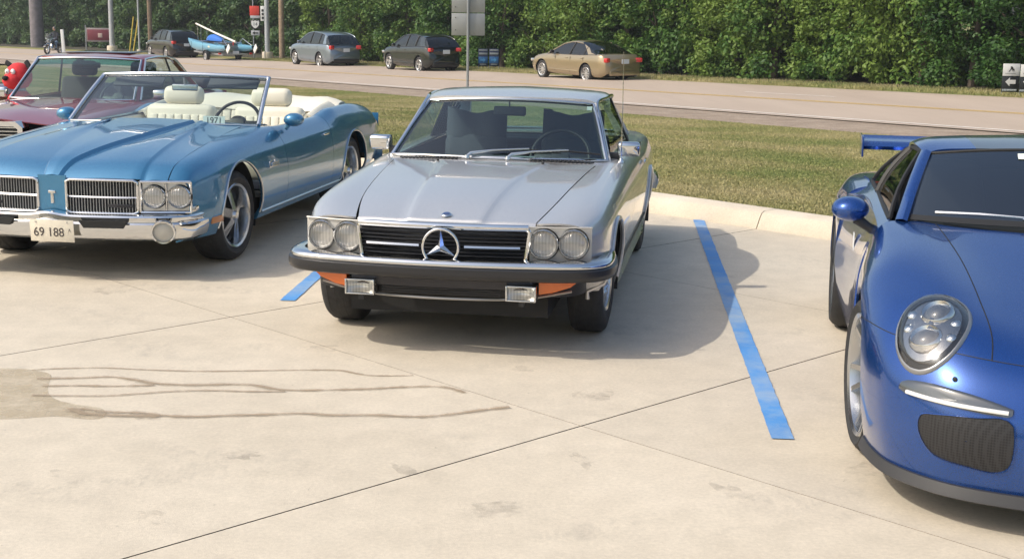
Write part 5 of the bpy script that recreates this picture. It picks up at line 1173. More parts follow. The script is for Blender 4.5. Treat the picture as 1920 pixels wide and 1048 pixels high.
# generic traffic car: length along local y (nose at 0), side silhouette given
def traffic_car(name, label, pxrear, P, paint):
    """P: dict with L, W, H, AF, AR, RW, belt, hood, kind"""
    car = empty(name, (0, 0, 0), RHEAD); tag(car, label, 'car', 'cars queuing on the far lane of the road')
    W, Ln, AF, AR, RW = P['W']/2, P['L'], P['AF'], P['AR'], P['RW']; VC = 31.1+W-.06
    u = at_v(pxrear, 31.15) + AR; car.location = rp(u, VC); car.rotation_euler = (math.atan(KSL)*-1, 0, RHEAD)
    car.rotation_mode = 'XYZ'
    sil, roof = P['sil'], P['roof']
    car.scale = (1, 1, 1.06) if P['kind'] == 'suv' else (1, .97, 1.02)
    arches = [(AF, RW, RW+.06), (AR, RW, RW+.06)]
    def zs(y): return pchip([a for a, b in sil], [b for a, b in sil], y)
    def pw(y): # plan half width
        return W*(1-.16*max(0, 1-y/.55)**2.2-.12*max(0, 1-(Ln-y)/.5)**2.2)
    ys = np.linspace(0.0, Ln, 26)
    def cur(fx, fz): return [(y, fx(y), fz(y)) for y in ys]
    def low(y): return .24+.16*max(0, 1-y/.5)**2+.14*max(0, 1-(Ln-y)/.4)**2
    def bh(y): return zs(y)
    endf = lambda y: max(0, 1-y/.12)**2+max(0, 1-(Ln-y)/.12)**2
    c = [cur(lambda y: pw(y)*.90, low), cur(lambda y: pw(y)*.975, lambda y: low(y)+.09), cur(lambda y: pw(y)*1.0, lambda y: low(y)+(bh(y)-low(y))*.50), cur(lambda y: pw(y)*.985, lambda y: low(y)+(bh(y)-low(y))*.80-.02*endf(y)),
         cur(lambda y: pw(y)*.93, lambda y: bh(y)-.015-.05*endf(y)), cur(lambda y: pw(y)*.60, lambda y: bh(y)+.015-.03*endf(y)), cur(lambda y: 0, lambda y: bh(y)+.03-.03*endf(y))]
    def bw(p):
        x, y, z = p; t = max(0, 1-y/.6); q = max(0, 1-(Ln-y)/.5); f = (abs(x)/W)**2.5; zz = (z-.55)/.35
        return (x, y+.20*f*t-.14*f*q+.05*t*max(0, zz)-.04*q*max(0, zz)**2, z)
    L = Loft(c, n=4, warp=bw)
    L.panel(0, Ln, 0, 6, arches=arches, step=.09).both().build('body', paint, car, 40)
    for yy, bulge in ((0, -1), (Ln, 1)):
        D = [bw(tuple(p)) for p in L.row(yy)]; D = D+[(-x, y, z) for x, y, z in reversed(D[:-1])]; cz = np.mean([p[2] for p in D])
        MB().grid([D, [(x*.97, y+bulge*.03, cz+(z-cz)*.95) for x, y, z in D], [(x*.4, y+bulge*.05, cz+(z-cz)*.4) for x, y, z in D], [(0, y+bulge*.05, cz) for x, y, z in D]], closed=True).build('front_end' if yy == 0 else 'rear_end', paint, car, 60)
    for a in arches: house(car, *a, W*.96, W*.55)
    MB().box((0, Ln/2, .32), (W*1.5, Ln*.9, .14)).build('underbody', DARKU, car)
    for s in (1, -1):
        wheel(car, s*(W-.125), AF, RW, .215, RW*.66, P['rim'], s, mat('silver_wheel', (.62, .62, .62), .3, .8)); wheel(car, s*(W-.125), AR, RW, .215, RW*.66, P['rim'], s, mat('silver_wheel'))
    # greenhouse: glass shell with pillars and roof over it
    ry = [a for a, b in roof]; rzv = [b for a, b in roof]
    y0, y1 = ry[0], ry[-1]
    def gh(y, t): # t 0 belt .. 1 roof rail
        zr = pchip(ry, rzv, y); zb = zs(y)-.02; xr = W*.70; xb = W*.925
        k = (zr-zb)/max(P['H']-1.0, .3); k = min(max(k, 0), 1); xt = xb+(xr-xb)*k
        return (xb+(xt-xb)*t+.02*math.sin(math.pi*t)*k, y, zb+(zr-.05*k-zb)*t)
    yy = np.linspace(y0, y1, 30)
    side_parts(MB().grid([[gh(y, t) for t in np.linspace(0, 1, 6)] for y in yy]), 'side_glass', GLASSD, car)
    rows = [[gh(y, 1), (W*.62*min(1, max(.55, (pchip(ry, rzv, y)-zs(y))/.3)), y, pchip(ry, rzv, y)-.008), (W*.35, y, pchip(ry, rzv, y)+.012), (0, y, pchip(ry, rzv, y)+.018)] for y in yy]
    ra, rb = P['top']
    ia = [i for i, y in enumerate(yy) if y <= ra+.05]; ib = [i for i, y in enumerate(yy) if ra-.05 <= y <= rb+.05]; ic = [i for i, y in enumerate(yy) if y >= rb-.05]
    MB().grid([rows[i] for i in ia]).both().build('windscreen', GLASSD, car); MB().grid([rows[i] for i in ib]).both().build('roof', paint, car, 50, solid=.02)
    MB().grid([rows[i] for i in ic]).both().build('rear_window', GLASSD, car)
    # roof rails / pillars as body strips standing a little proud
    def path(fn, ts): return [fn(t) for t in ts]
    side_parts(MB().tube([tuple(np.array(gh(y, 1))+np.array((.004, 0, .002))) for y in yy if y <= P['top'][1]+.2], .022, 6), 'roof_rail', paint, car)
    for q, wdt in P['pillars']:
        side_parts(MB().tube([tuple(np.array(gh(q+P.get('lean', 0)*(t-.5), t))+np.array((.004, 0, 0))) for t in np.linspace(0, 1, 5)], wdt, 6), 'pillar', SEAL if wdt < .03 else paint, car)
    for pa in P.get('body_pillars', []):
        side_parts(MB().grid([[tuple(np.array(gh(a+(b-a)*e, t))+np.array((.012, 0, .002))) for e in (0, .5, 1)] for t, a, b in pa]), 'rear_pillar', paint, car, solid=.015)
    MB().tube([tuple(np.array(gh(y, 0))+np.array((.01, 0, .0))) for y in yy], .012, 5).both().build('belt_trim', SEAL, car)
    # lamps, mirrors, handles, plate
    for s in (1, -1):
        tl = P['tail']; MB().box((s*(pw(Ln-.12)*.86), Ln-.10, tl[0]), (pw(Ln-.1)*.30, .16, tl[1]), bev=.03, rot=(0, 0, s*.45)).build('tail_lamp', REDL, car)
        MB().box((s*(pw(.2)*.80), .16, zs(.25)-.11), (.28, .14, .11), bev=.04, rot=(0, 0, -s*.6)).build('headlamp', mat('fog_reflector'), car)
        MB().box((s*(W+.06), y0+.42, zs(y0+.4)+.06), (.17, .10, .12), bev=.035, seg=3).build('door_mirror', P.get('mir', paint), car, 50)
        for hy in P['handles']: MB().box((s*(W*.99), hy, zs(hy)-.14), (.03, .17, .028), bev=.008).build('door_handle', paint, car)
        MB().box((s*W*.995, (AF+AR)/2, .40), (.015, AR-AF-.95, .05), bev=.006).build('side_moulding', paint, car)
        for dy in P['doors']: MB().box((s*(W*.992), dy, .62), (.012, .008, .56)).build('door_gap', SEAL, car)
    zp = P['plate']; MB().box((0, Ln+.052, zp), (.34, .012, .16)).build('number_plate', mat('plate_white', (.62, .66, .70), .5), car)
    MB().box((0, Ln+.035, .40), (W*1.5, .05, .16), bev=.02).build('rear_bumper_trim', BLACKP if P['kind'] == 'suv' else paint, car)
    return car
SUVS = dict(kind='suv', rim='five')
traffic_car('grey_blue_crossover', 'blue-grey crossover with bright alloys, behind the boat trailer on the far lane', 601,
    dict(L=4.73, W=1.85, H=1.69, AF=.88, AR=3.59, RW=.36, rim='five', kind='suv', sil=[(0, .70), (.25, .88), (.9, 1.02), (1.4, 1.08), (2.5, 1.10), (3.6, 1.13), (4.5, 1.14), (4.73, 1.0)],
         roof=[(1.15, 1.05), (1.7, 1.40), (2.15, 1.60), (2.7, 1.67), (3.4, 1.65), (4.1, 1.55), (4.35, 1.40), (4.62, 1.12)], top=(2.05, 4.1), pillars=[(2.62, .024), (3.55, .024)], lean=.1, body_pillars=[[(0, 3.95, 4.30), (.5, 3.98, 4.22), (1, 3.95, 4.15)]], tail=(1.00, .18), handles=(2.45, 3.35), doors=(1.75, 2.65, 3.5), plate=.88), mat('blue_grey_paint', (.20, .245, .29), .3, .6, coat=1))
traffic_car('black_green_crossover', 'dark green-black crossover with red tail lamps on the far lane, partly behind the sign post', 788,
    dict(L=4.30, W=1.78, H=1.60, AF=.85, AR=3.46, RW=.345, rim='five', kind='suv', sil=[(0, .68), (.25, .86), (.9, .99), (1.3, 1.03), (2.5, 1.08), (3.5, 1.13), (4.1, 1.12), (4.30, .96)],
         roof=[(1.0, 1.0), (1.55, 1.35), (1.95, 1.53), (2.5, 1.60), (3.1, 1.57), (3.7, 1.49), (3.95, 1.36), (4.2, 1.10)], top=(1.85, 3.7), pillars=[(2.35, .024), (3.15, .04)], lean=.1, body_pillars=[[(0, 3.45, 4.0), (.5, 3.45, 3.85), (1, 3.35, 3.75)]], tail=(1.00, .15), handles=(2.25,), doors=(1.6, 2.45, 3.25), plate=.92), mat('green_black_paint', (.012, .017, .016), .22, .3, coat=1))
traffic_car('gold_sedan', 'champagne gold four-door sedan with silver hubcaps, rightmost car on the far lane', 1104,
    dict(L=4.93, W=1.85, H=1.475, AF=.96, AR=3.76, RW=.335, rim='multi', kind='sedan', bright=True, mir=BLACKP, sil=[(0, .60), (.25, .76), (.9, .90), (1.45, .96), (2.5, .98), (3.6, 1.01), (4.3, 1.04), (4.75, 1.03), (4.93, .92)],
         roof=[(1.30, .95), (1.75, 1.18), (2.2, 1.39), (2.7, 1.465), (3.2, 1.44), (3.7, 1.30), (4.1, 1.14), (4.35, 1.04)], top=(2.15, 3.2), pillars=[(2.78, .026), (3.62, .02)], lean=.12, body_pillars=[[(0, 3.85, 4.35), (.5, 3.72, 4.0), (1, 3.4, 3.75)]], tail=(.86, .16), handles=(2.55, 3.5), doors=(1.85, 2.8, 3.6), plate=.82), mat('gold_paint', (.34, .27, .165), .3, .6, coat=1))
traffic_car('black_tow_vehicle', 'black sport utility towing the sailboat trailer on the far lane', 313,
    dict(L=4.75, W=1.90, H=1.72, AF=.90, AR=3.65, RW=.37, rim='five', kind='suv', sil=[(0, .72), (.25, .90), (.9, 1.04), (1.4, 1.09), (2.5, 1.12), (3.6, 1.15), (4.5, 1.15), (4.75, 1.0)],
         roof=[(1.15, 1.06), (1.7, 1.42), (2.15, 1.63), (2.7, 1.71), (3.4, 1.69), (4.1, 1.62), (4.4, 1.46), (4.65, 1.14)], top=(2.05, 4.1), pillars=[(2.62, .024), (3.55, .024)], lean=.1, body_pillars=[[(0, 3.75, 4.35), (.5, 3.75, 4.3), (1, 3.7, 4.2)]], tail=(1.04, .17), handles=(2.45, 3.35), doors=(1.75, 2.65, 3.5), plate=.9), mat('black_paint', (.012, .012, .014), .22, .3, coat=1))

# ------------------------------------------------------------------ boat on its trailer
def boat_trailer():
    VC = 32.0; u0 = at_v(357, 31.2); L = 6.0
    tr = empty('boat_trailer', rp(u0, VC), RHEAD); tr.rotation_euler = (-math.atan(KSL), 0, RHEAD); tag(tr, 'low galvanised boat trailer hitched behind the black tow vehicle', 'trailer')
    GALV = mat('galvanised', (.42, .43, .44), .45, .8)
    for s in (1, -1): MB().box((s*.75, 2.6, .48), (.06, 4.2, .10), bev=.01).build('frame_rail', GALV, tr)
    for y in (.6, 2.0, 3.4, 4.6): MB().box((0, y, .50), (1.6, .07, .07)).build('cross_member', GALV, tr)
    MB().tube([(0, -1.0, .45), (0, .7, .48)], .045, 8).build('tow_bar', GALV, tr)
    for s in (1, -1):
        wheel(tr, s*.98, 2.9, .30, .18, .17, 'multi', s, mat('silver_wheel'))
        MB().grid([[(s*x, 2.9+.36*math.cos(q), .30+.36*math.sin(q)) for q in np.linspace(.1, math.pi-.1, 12)] for x in (.88, 1.09)]).build('mudguard', BLACKP, tr, solid=.01)
        MB().box((s*.95, 4.75, .55), (.16, .06, .10)).build('tail_lamp', REDL, tr)
    MB().box((0, 4.82, .62), (.36, .012, .16)).build('number_plate', mat('plate_white'), tr)
    bt = empty('sailboat', tr.location, RHEAD); bt.rotation_euler = tr.rotation_euler; tag(bt, 'light blue twin-hulled sailboat with its mast lowered, lying on the trailer', 'boat')
    HB = mat('hull_blue', (.16, .42, .60), .35, coat=.4)
    def hull(s):
        rows = []
        for y, w_, zt, zb in ((-.15, .03, 1.22, 1.05), (.3, .14, 1.17, .72), (1.0, .23, 1.11, .60), (2.2, .26, 1.05, .57), (3.6, .25, 1.01, .60), (4.8, .19, 1.0, .70), (5.4, .12, 1.0, .82)):
            rows.append([(s*.82+dx*w_, y, zb+(zt-zb)*t) for dx, t in ((-1, 1), (-.95, .6), (-.6, .2), (0, 0), (.6, .2), (.95, .6), (1, 1), (0, 1.03), (-1, 1))])
        MB().grid(net(rows, 4, 2)).build('hull', HB, bt, 50)
        MB().box((s*.82, 5.62, .86), (.035, .50, .30), bev=.01, rot=(.75, 0, 0)).build('rudder', WHITEP, bt)
        for y in (.9, 2.6): MB().box((s*1.085, y, .83), (.012, .03, .48)).build('hull_strap', mat('strap_navy', (.02, .06, .12), .7), bt)
    pair(hull)
    MB().box((0, 2.6, 1.08), (1.5, 2.2, .03)).build('trampoline', mat('mesh_black', (.02, .02, .025), .8), bt)
    for y in (1.5, 3.7): MB().tube([(-.85, y, 1.10), (.85, y, 1.10)], .05, 8).build('cross_beam', ALLOY, bt)
    MB().tube([(.25, -.35, 2.05), (.22, 2.4, 1.62), (.18, 5.2, 1.22)], [.05, .06, .06], 8).build('mast', mat('mast_cream', (.72, .68, .60), .4), bt)
    MB().tube([(.2, -.2, 1.12), (.25, -.2, 2.02)], .02, 6).build('mast_crutch', ALLOY, bt); MB().tube([(.2, 4.9, 1.02), (.18, 4.9, 1.24)], .03, 6).build('mast_rest', REDL, bt)
    P = [[(.1+a*w_, y, 1.16+b*h_) for a, b in ((-1, 0), (-.8, .6), (0, 1), (.8, .7), (1, 0))] for y, w_, h_ in ((1.1, .12, .14), (1.6, .28, .32), (2.3, .30, .36), (3.0, .22, .22), (3.3, .1, .1))]
    MB().grid(net(P, 4, 3)).build('sail_bundle', mat('sail_blue', (.02, .14, .52), .7), bt, 60)
    for y in (.5, 1.4): MB().tube([(.23, y-.2, 1.95-.15*(y)), (.55, y+.6, 1.10)], .008, 5).build('stay', ALLOY, bt)
    for s in (1, -1): MB().tube([(s*.5, 4.0, 1.05), (s*.6, 4.4, 1.38), (s*.75, 5.3, 1.03)], .018, 6).build('guard_rail', ALLOY, bt)
    MB().box((.80, 3.45, .92), (.56, .32, .20), bev=.05).build('cream_bag', mat('bag_cream', (.70, .66, .50), .8), bt)
boat_trailer()

# ------------------------------------------------------------------ motorcycle and rider
def skin_body(name, joints, edges, m, parent):
    me = bpy.data.meshes.new(name); me.from_pydata([j[0] for j in joints], edges, []); o = bpy.data.objects.new(name, me); col.objects.link(o); o.parent = parent
    md = o.modifiers.new('skin', 'SKIN'); md.use_smooth_shade = True
    lay = me.skin_vertices[0] if me.skin_vertices else None
    if lay is None:
        bm = bmesh.new(); bm.from_mesh(me); bm.verts.layers.skin.verify(); bm.to_mesh(me); bm.free(); lay = me.skin_vertices[0]
    for i, (p, r) in enumerate(joints): lay.data[i].radius = (r, r); lay.data[i].use_root = (i == 0)
    sb = o.modifiers.new('sub', 'SUBSURF'); sb.levels = 1; sb.render_levels = 2
    me.materials.append(m); return o
def motorbike():
    u0 = at_v(88, 27.5); loc = rp(u0, 27.5); rz0 = R(-62)+math.pi*0
    hd = rz0 + R(48)
    mc = empty('motorcycle', loc, hd); tag(mc, 'chrome cruiser motorcycle on the road at far left', 'motorcycle')
    BK = mat('bike_black', (.015, .015, .018), .25, coat=1)
    for y, nm in ((0.05, 'front_wheel'), (1.62, 'rear_wheel')):
        w_ = empty(nm, (0, y, .33)); w_.parent = mc; MB().lathe([(.23, -.05), (.30, -.065), (.33, 0), (.30, .065), (.23, .05)], n=32).build('tyre', RUBBER, w_, 60)
        m = MB().lathe([(.235, -.04), (.215, 0), (.235, .04)], n=32).lathe([(.05, -.06), (.06, 0), (.05, .06)], n=16)
        for k in range(12): a = k*math.pi/6; m.tube([(0, .05*math.cos(a), .05*math.sin(a)), (0, .22*math.cos(a), .22*math.sin(a))], .006, 5)
        m.build('rim', CHROME, w_)
        MB().grid([[(x, y*0+.37*math.cos(q), .37*math.sin(q)) for q in np.linspace(.4, 2.6, 12)] for x in (-.08, 0, .08)]).build('mudguard', BK, w_, 60, solid=.008)
    for s in (1, -1): MB().tube([(s*.10, .05, .33), (s*.11, .35, .95)], .028, 8).build('fork_leg', CHROME, mc)
    MB().tube([(-.40, .62, 1.10), (-.36, .45, 1.08), (-.10, .36, 1.0), (.10, .36, 1.0), (.36, .45, 1.08), (.40, .62, 1.10)], .016, 8).build('handlebar', CHROME, mc)
    headlamp(mc, 0, .18, .88, .10, .015, CHROME, (0, -1, 0))
    for s in (1, -1): headlamp(mc, s*.20, .22, .84, .055, .01, CHROME, (0, -1, 0), 'auxiliary_lamp')
    MB().grid([[(x*.30, .30+.10*t+.05*x*x, 1.0+.42*t) for x in np.linspace(-1, 1, 7)] for t in (0, .5, 1)]).build('windshield', GLASS, mc, 60)
    MB().grid(net([[(a*w_, y, z+b*h_) for a, b in ((-1, 0), (-.7, .7), (0, 1), (.7, .7), (1, 0))] for y, w_, z, h_ in ((.40, .10, .88, .06), (.65, .17, .80, .16), (1.0, .12, .78, .10))], 4, 3)).build('fuel_tank', BK, mc, 60)
    MB().box((0, 1.2, .72), (.32, .55, .10), bev=.04).build('saddle', BLACKP, mc, 50)
    MB().lathe([(0, -.16), (.12, -.15), (.14, 0), (.12, .15), (0, .16)], (0, .62, .50), (0, .5, 1), 20).lathe([(0, -.16), (.12, -.15), (.14, 0), (.12, .15), (0, .16)], (0, .90, .50), (0, -.5, 1), 20).build('engine', CHROME2, mc)
    for s in (1, -1): MB().tube([(s*.15, .65, .42), (s*.20, .9, .26), (s*.20, 1.75, .28)], [.03, .035, .05], 10).build('exhaust', CHROME, mc); MB().box((s*.27, 1.55, .62), (.16, .48, .30), bev=.05).build('saddlebag', BK, mc)
    rd = empty('person', loc, hd); tag(rd, 'motorcycle rider in a black vest sitting astride the chrome motorcycle', 'person')
    J = [((0, 1.12, .84), .17), ((0, 1.14, 1.08), .155), ((0, 1.10, 1.34), .18), ((0, 1.06, 1.50), .06), ((0, 1.03, 1.56), .06),
         ((.20, 1.08, 1.42), .075), ((.30, .88, 1.20), .052), ((.36, .64, 1.13), .042), ((-.20, 1.08, 1.42), .075), ((-.30, .88, 1.20), .052), ((-.36, .64, 1.13), .042),
         ((.15, 1.05, .80), .10), ((.26, .70, .74), .085), ((.27, .72, .40), .06), ((.27, .60, .33), .05), ((-.15, 1.05, .80), .10), ((-.26, .70, .74), .085), ((-.27, .72, .40), .06), ((-.27, .60, .33), .05)]
    E_ = [(0, 1), (1, 2), (2, 3), (3, 4), (2, 5), (5, 6), (6, 7), (2, 8), (8, 9), (9, 10), (0, 11), (11, 12), (12, 13), (13, 14), (0, 15), (15, 16), (16, 17), (17, 18)]
    skin_body('body', J, E_, mat('rider_dark', (.02, .022, .03), .8), rd)
    MB().lathe([(0, -.13), (.06, -.115), (.085, -.05), (.092, .02), (.085, .08), (.05, .125), (0, .135)], (0, 1.0, 1.70), (0, 0, 1), 20).build('head', mat('skin', (.45, .27, .19), .6), rd, 80)
    MB().lathe([(.10, .0), (.098, .05), (.075, .11), (.04, .14), (0, .145)], (0, 1.01, 1.71), (0, 0, 1), 20).build('hair', mat('hair_grey', (.16, .15, .14), .8), rd, 80)
    MB().box((0, .925, 1.72), (.15, .03, .035), bev=.01).build('sunglasses', BLACKP, rd)
    for s in (1, -1): MB().tube([(s*.15, 1.0, .82), (s*.262, .72, .765)], [.105, .092], 10).tube([(s*.262, .72, .765), (s*.272, .72, .44)], [.088, .066], 10).build('jeans_leg', mat('denim', (.10, .16, .25), .9), rd, 60)
motorbike()

# ------------------------------------------------------------------ posts, poles and signs
def pole(name, px, v, r0, r1, h, m, label, cat='pole', lean=0.0, base=None, grp=None):
    u = at_v(px, v); p = empty(name, rp(u, v, -.05), math.pi+PH); tag(p, label, cat, grp)
    MB().tube([(0, 0, 0), (lean*.5, 0, h*.5), (lean, 0, h)], [r0, (r0+r1)/2, r1], 14).build('shaft', m, p, 60)
    if base: MB().lathe([(0, .0), (base[0], 0), (base[0], base[1]*.85), (base[0]*.9, base[1]), (0, base[1])], (0, 0, 0), (0, 0, 1), 16).build('footing', KERB, p, 40)
    return p
GPOLE = mat('pole_grey', (.42, .44, .46), .5, .3); WOOD = mat('pole_wood', (.30, .22, .15), .9, noise=(6, .25)); STEEL = mat('post_steel', (.34, .36, .38), .45, .6)
pl = pole('street_light_pole', 211, 34.0, .20, .13, 9.0, GPOLE, 'tall tapered pale grey light pole on a concrete footing at left', base=(.38, .55))
MB().tube([(0, 0, 8.9), (0, -1.2, 9.3), (0, -2.4, 9.4)], .06, 8).build('arm', GPOLE, pl); MB().box((0, -2.7, 9.38), (.3, .7, .12), bev=.04).build('lamp_head', GPOLE, pl)
pole('traffic_light_pole', 502, 34.3, .16, .11, 8.0, GPOLE, 'grey pole carrying a narrow white sign, right of the route shields', base=(.32, .5))
pole('utility_pole', 529, 35.0, .17, .14, 10.0, WOOD, 'brown wooden utility pole right of the sign cluster')
pole('utility_pole', 283, 36.0, .17, .14, 10.0, WOOD, 'weathered wooden utility pole above the black tow vehicle')
pole('thin_pole', 262, 35.2, .07, .06, 8.0, GPOLE, 'thin grey pole left of the black tow vehicle', base=(.2, .3))
pole('wide_trunk', 71, 37.0, .62, .55, 9.0, mat('grey_bark', (.20, .18, .19), .95, noise=(3, .2)), 'broad grey trunk-like column behind the motorcycle rider', 'tree trunk')
for px, ln, wh in ((243, .25, 'left'), (250, .30, 'right')):
    u = at_v(px, 35); g = empty('guy_wire_guard', rp(u, 35), math.pi+PH); tag(g, wh+' one of two yellow slanted guy wire guards beside the thin grey pole', 'guard', 'yellow guy wire guards'); MB().tube([(0, 0, 0), (ln*-1.6, 0, 2.6)], .05, 8).build('sleeve', mat('guard_yellow', (.55, .42, .05), .6), g)
wp_ = empty('white_marker_post', rp(at_v(121, 22.6), 22.6, -.1), 0); tag(wp_, 'plain white upright marker post beside the motorcycle', 'post')
MB().box((-.02, 0, .85), (.16, .10, 1.9), bev=.01, rot=(0, -.04, 0)).build('post', WHITEP, wp_)
# sign backs on their post near the lawn
def sign_root(name, px, v, label, cat='sign', grp=None, dz=0.0):
    u = at_v(px, v); o = empty(name, rp(u, v, dz), 0); tag(o, label, cat, grp); return o, proj_scale(o.location)
def proj_scale(p): d = Vector(p)-Vector((0, 0, CAMH)); return FPX/d.dot(_F)
sg, k = sign_root('road_sign', 876.5, 19.9, 'two plain grey sign backs on a steel post above the silver coupe')
sg.rotation_euler = (0, 0, R(-3)); zt = lambda y: (524-y)  # noqa
def zfor(p, py):   # height above p that projects to image row py
    lo, hi = -1.0, 8.0
    for _ in range(50):
        m_ = (lo+hi)/2
        if proj(Vector(p)+Vector((0, 0, m_)))[1] > py: lo = m_
        else: hi = m_
    return lo
z68, z25, z0 = zfor(sg.location, 68), zfor(sg.location, 25), zfor(sg.location, -18); wd = 62/k
MB().tube([(0, 0, -.2), (0, 0, z0+.1)], .035, 10).build('post', STEEL, sg)
BACK = mat('sign_back', (.33, .335, .335), .5, .5, noise=(5, .06))
MB().box((0, -.0+.05, (z68+z25)/2), (wd, .006, z25-z68-.02), bev=.002).build('panel', BACK, sg); MB().box((0, .05, (z25+z0)/2), (wd, .006, z0-z25-.02), bev=.002).build('panel', BACK, sg)
for zz in (z68+.15, z25-.12, z25+.15): MB().lathe([(0, .012), (.012, .01), (.014, 0)], (-wd*.38, .046, zz), (0, -1, 0), 8).build('bolt', BLACKP, sg)
# route shields
ink2 = mat('sign_ink', (.02, .02, .02), .5); SW = mat('sign_white', (.70, .70, .68), .5)
rs, k = sign_root('route_sign', 480, 34.2, 'sign post with red panel above route 14 shield and arrow plate'); zb = lambda y: zfor(rs.location, y)
MB().tube([(-.12, .05, 0), (-.12, .05, zb(-10))], .04, 8).build('post', STEEL, rs)
def flat(parent, x0, x1, y0, y1, k, pxc, m, name, zf, yy=0.0):
    return MB().box(((x0+x1)/2/k-pxc/k, yy, (zf(y0)+zf(y1))/2), ((x1-x0)/k, .012, abs(zf(y0)-zf(y1))), bev=.002).build(name, m, parent)
flat(rs, 470, 488, 12, 30, k, 480, mat('sign_red', (.62, .05, .03), .5), 'red_panel', zb)
flat(rs, 471, 489, 30, 35, k, 480, mat('sign_grey', (.45, .46, .47), .5), 'small_panel', zb)
flat(rs, 471.5, 488.5, 38, 54.5, k, 480, ink2, 'shield_panel', zb); 
zz = (zb(38)+zb(54.5))/2; hs = 7.6/k
MB().prism([(-1, .55), (-.8, .95), (-.45, .75), (0, .95), (.45, .75), (.8, .95), (1, .55), (.9, -.2), (.45, -.75), (0, -1), (-.45, -.75), (-.9, -.2)], lambda a, b: (a*hs, -.012, zz+b*hs), lambda a, b: (a*hs, -.006, zz+b*hs)).build('shield', SW, rs)
text('route_number', '14', hs*1.15, ink2, rs, frame_mat((0, -.0145, zz), (1, 0, 0), (0, 0, 1)), .001)
flat(rs, 472, 488, 58, 67, k, 480, mat('sign_grey'), 'arrow_panel', zb); zz = (zb(58)+zb(67))/2
MB().prism([(-.55, 0), (-.1, .4), (-.1, .14), (.5, .14), (.5, -.14), (-.1, -.14), (-.1, -.4)], lambda a, b: (a*hs*1.4, -.012, zz+b*hs), lambda a, b: (a*hs*1.4, -.006, zz+b*hs)).build('arrow', ink2, rs)
ns, k = sign_root('narrow_sign', 497, 34.0, 'narrow upright white sign strapped to the grey pole'); zf = lambda y: zfor(ns.location, y)
flat(ns, 493, 501, 12, 40, k, 498.5, SW, 'panel', zf, -.2)
for i, y in enumerate((18, 25, 32)): flat(ns, 495, 499, y, y+4.5, k, 498.5, ink2, 'glyph', zf, -.21)
MB().tube([(0, 0, 0), (0, 0, .5)], .03, 8).build('bracket', STEEL, ns)
# maroon notice board
mb, k = sign_root('notice_board', 186, 36.0, 'maroon notice board with pale crest on posts beside the light pole'); zf = lambda y: zfor(mb.location, y)
flat(mb, 163, 209, 53, 79, k, 186, mat('board_frame', (.30, .25, .25), .6), 'frame', zf, .02); flat(mb, 165, 207, 56, 76, k, 186, mat('board_maroon', (.17, .02, .035), .5), 'panel', zf, 0)
flat(mb, 185, 193, 63, 71, k, 186, mat('crest_pale', (.50, .38, .33), .6), 'crest', zf, -.012)
for dx in (-1, 1): MB().tube([(dx*24/k, .04, -.3), (dx*24/k, .04, zf(48))], .05, 8).build('post', STEEL, mb)
# blue yard signs in the verge
for j, px in enumerate((905.5, 926)):
    ys_, k = sign_root('yard_sign', px, 34.2, ('left' if j == 0 else 'right')+' one of two blue roadside notices in the verge, left of the gold sedan', 'sign', 'blue roadside notices'); zf = lambda y: zfor(ys_.location, y)
    c = px
    flat(ys_, px-9, px+9, 92, 124, k, c, mat('notice_navy', (.012, .022, .06), .5), 'board', zf); flat(ys_, px-8.4, px+8.4, 107, 119, k, c, mat('shaded_notice_blue', (.012, .09, .24), .5), 'blue_band', zf, -.008)  # blue taken darker to stand for the shade on the boards
    flat(ys_, px-8, px+8, 93.5, 96, k, c, mat('shaded_print', (.20, .225, .24), .6), 'text_line', zf, -.008); flat(ys_, px-8, px+8, 99.5, 103, k, c, mat('shaded_print', (.20, .225, .24), .6), 'text_line', zf, -.008); flat(ys_, px-6, px+6, 120.5, 122, k, c, mat('shaded_print', (.20, .225, .24), .6), 'text_line', zf, -.008)  # pale print greyed, with the verge's shade put into its colour
    zz = zf(113); hs = 5/k
    MB().prism([(-1, .35), (.1, .35), (.1, .9), (1, 0), (.1, -.9), (.1, -.35), (-1, -.35)], lambda a, b: (a*hs, -.018, zz+b*hs), lambda a, b: (a*hs, -.012, zz+b*hs)).build('arrow', mat('arrow_blue', (.04, .20, .42), .5), ys_)
    for dx in (-.2, .2): MB().tube([(dx, .02, -.1), (dx, .02, zf(110))], .012, 6).build('stake', STEEL, ys_)
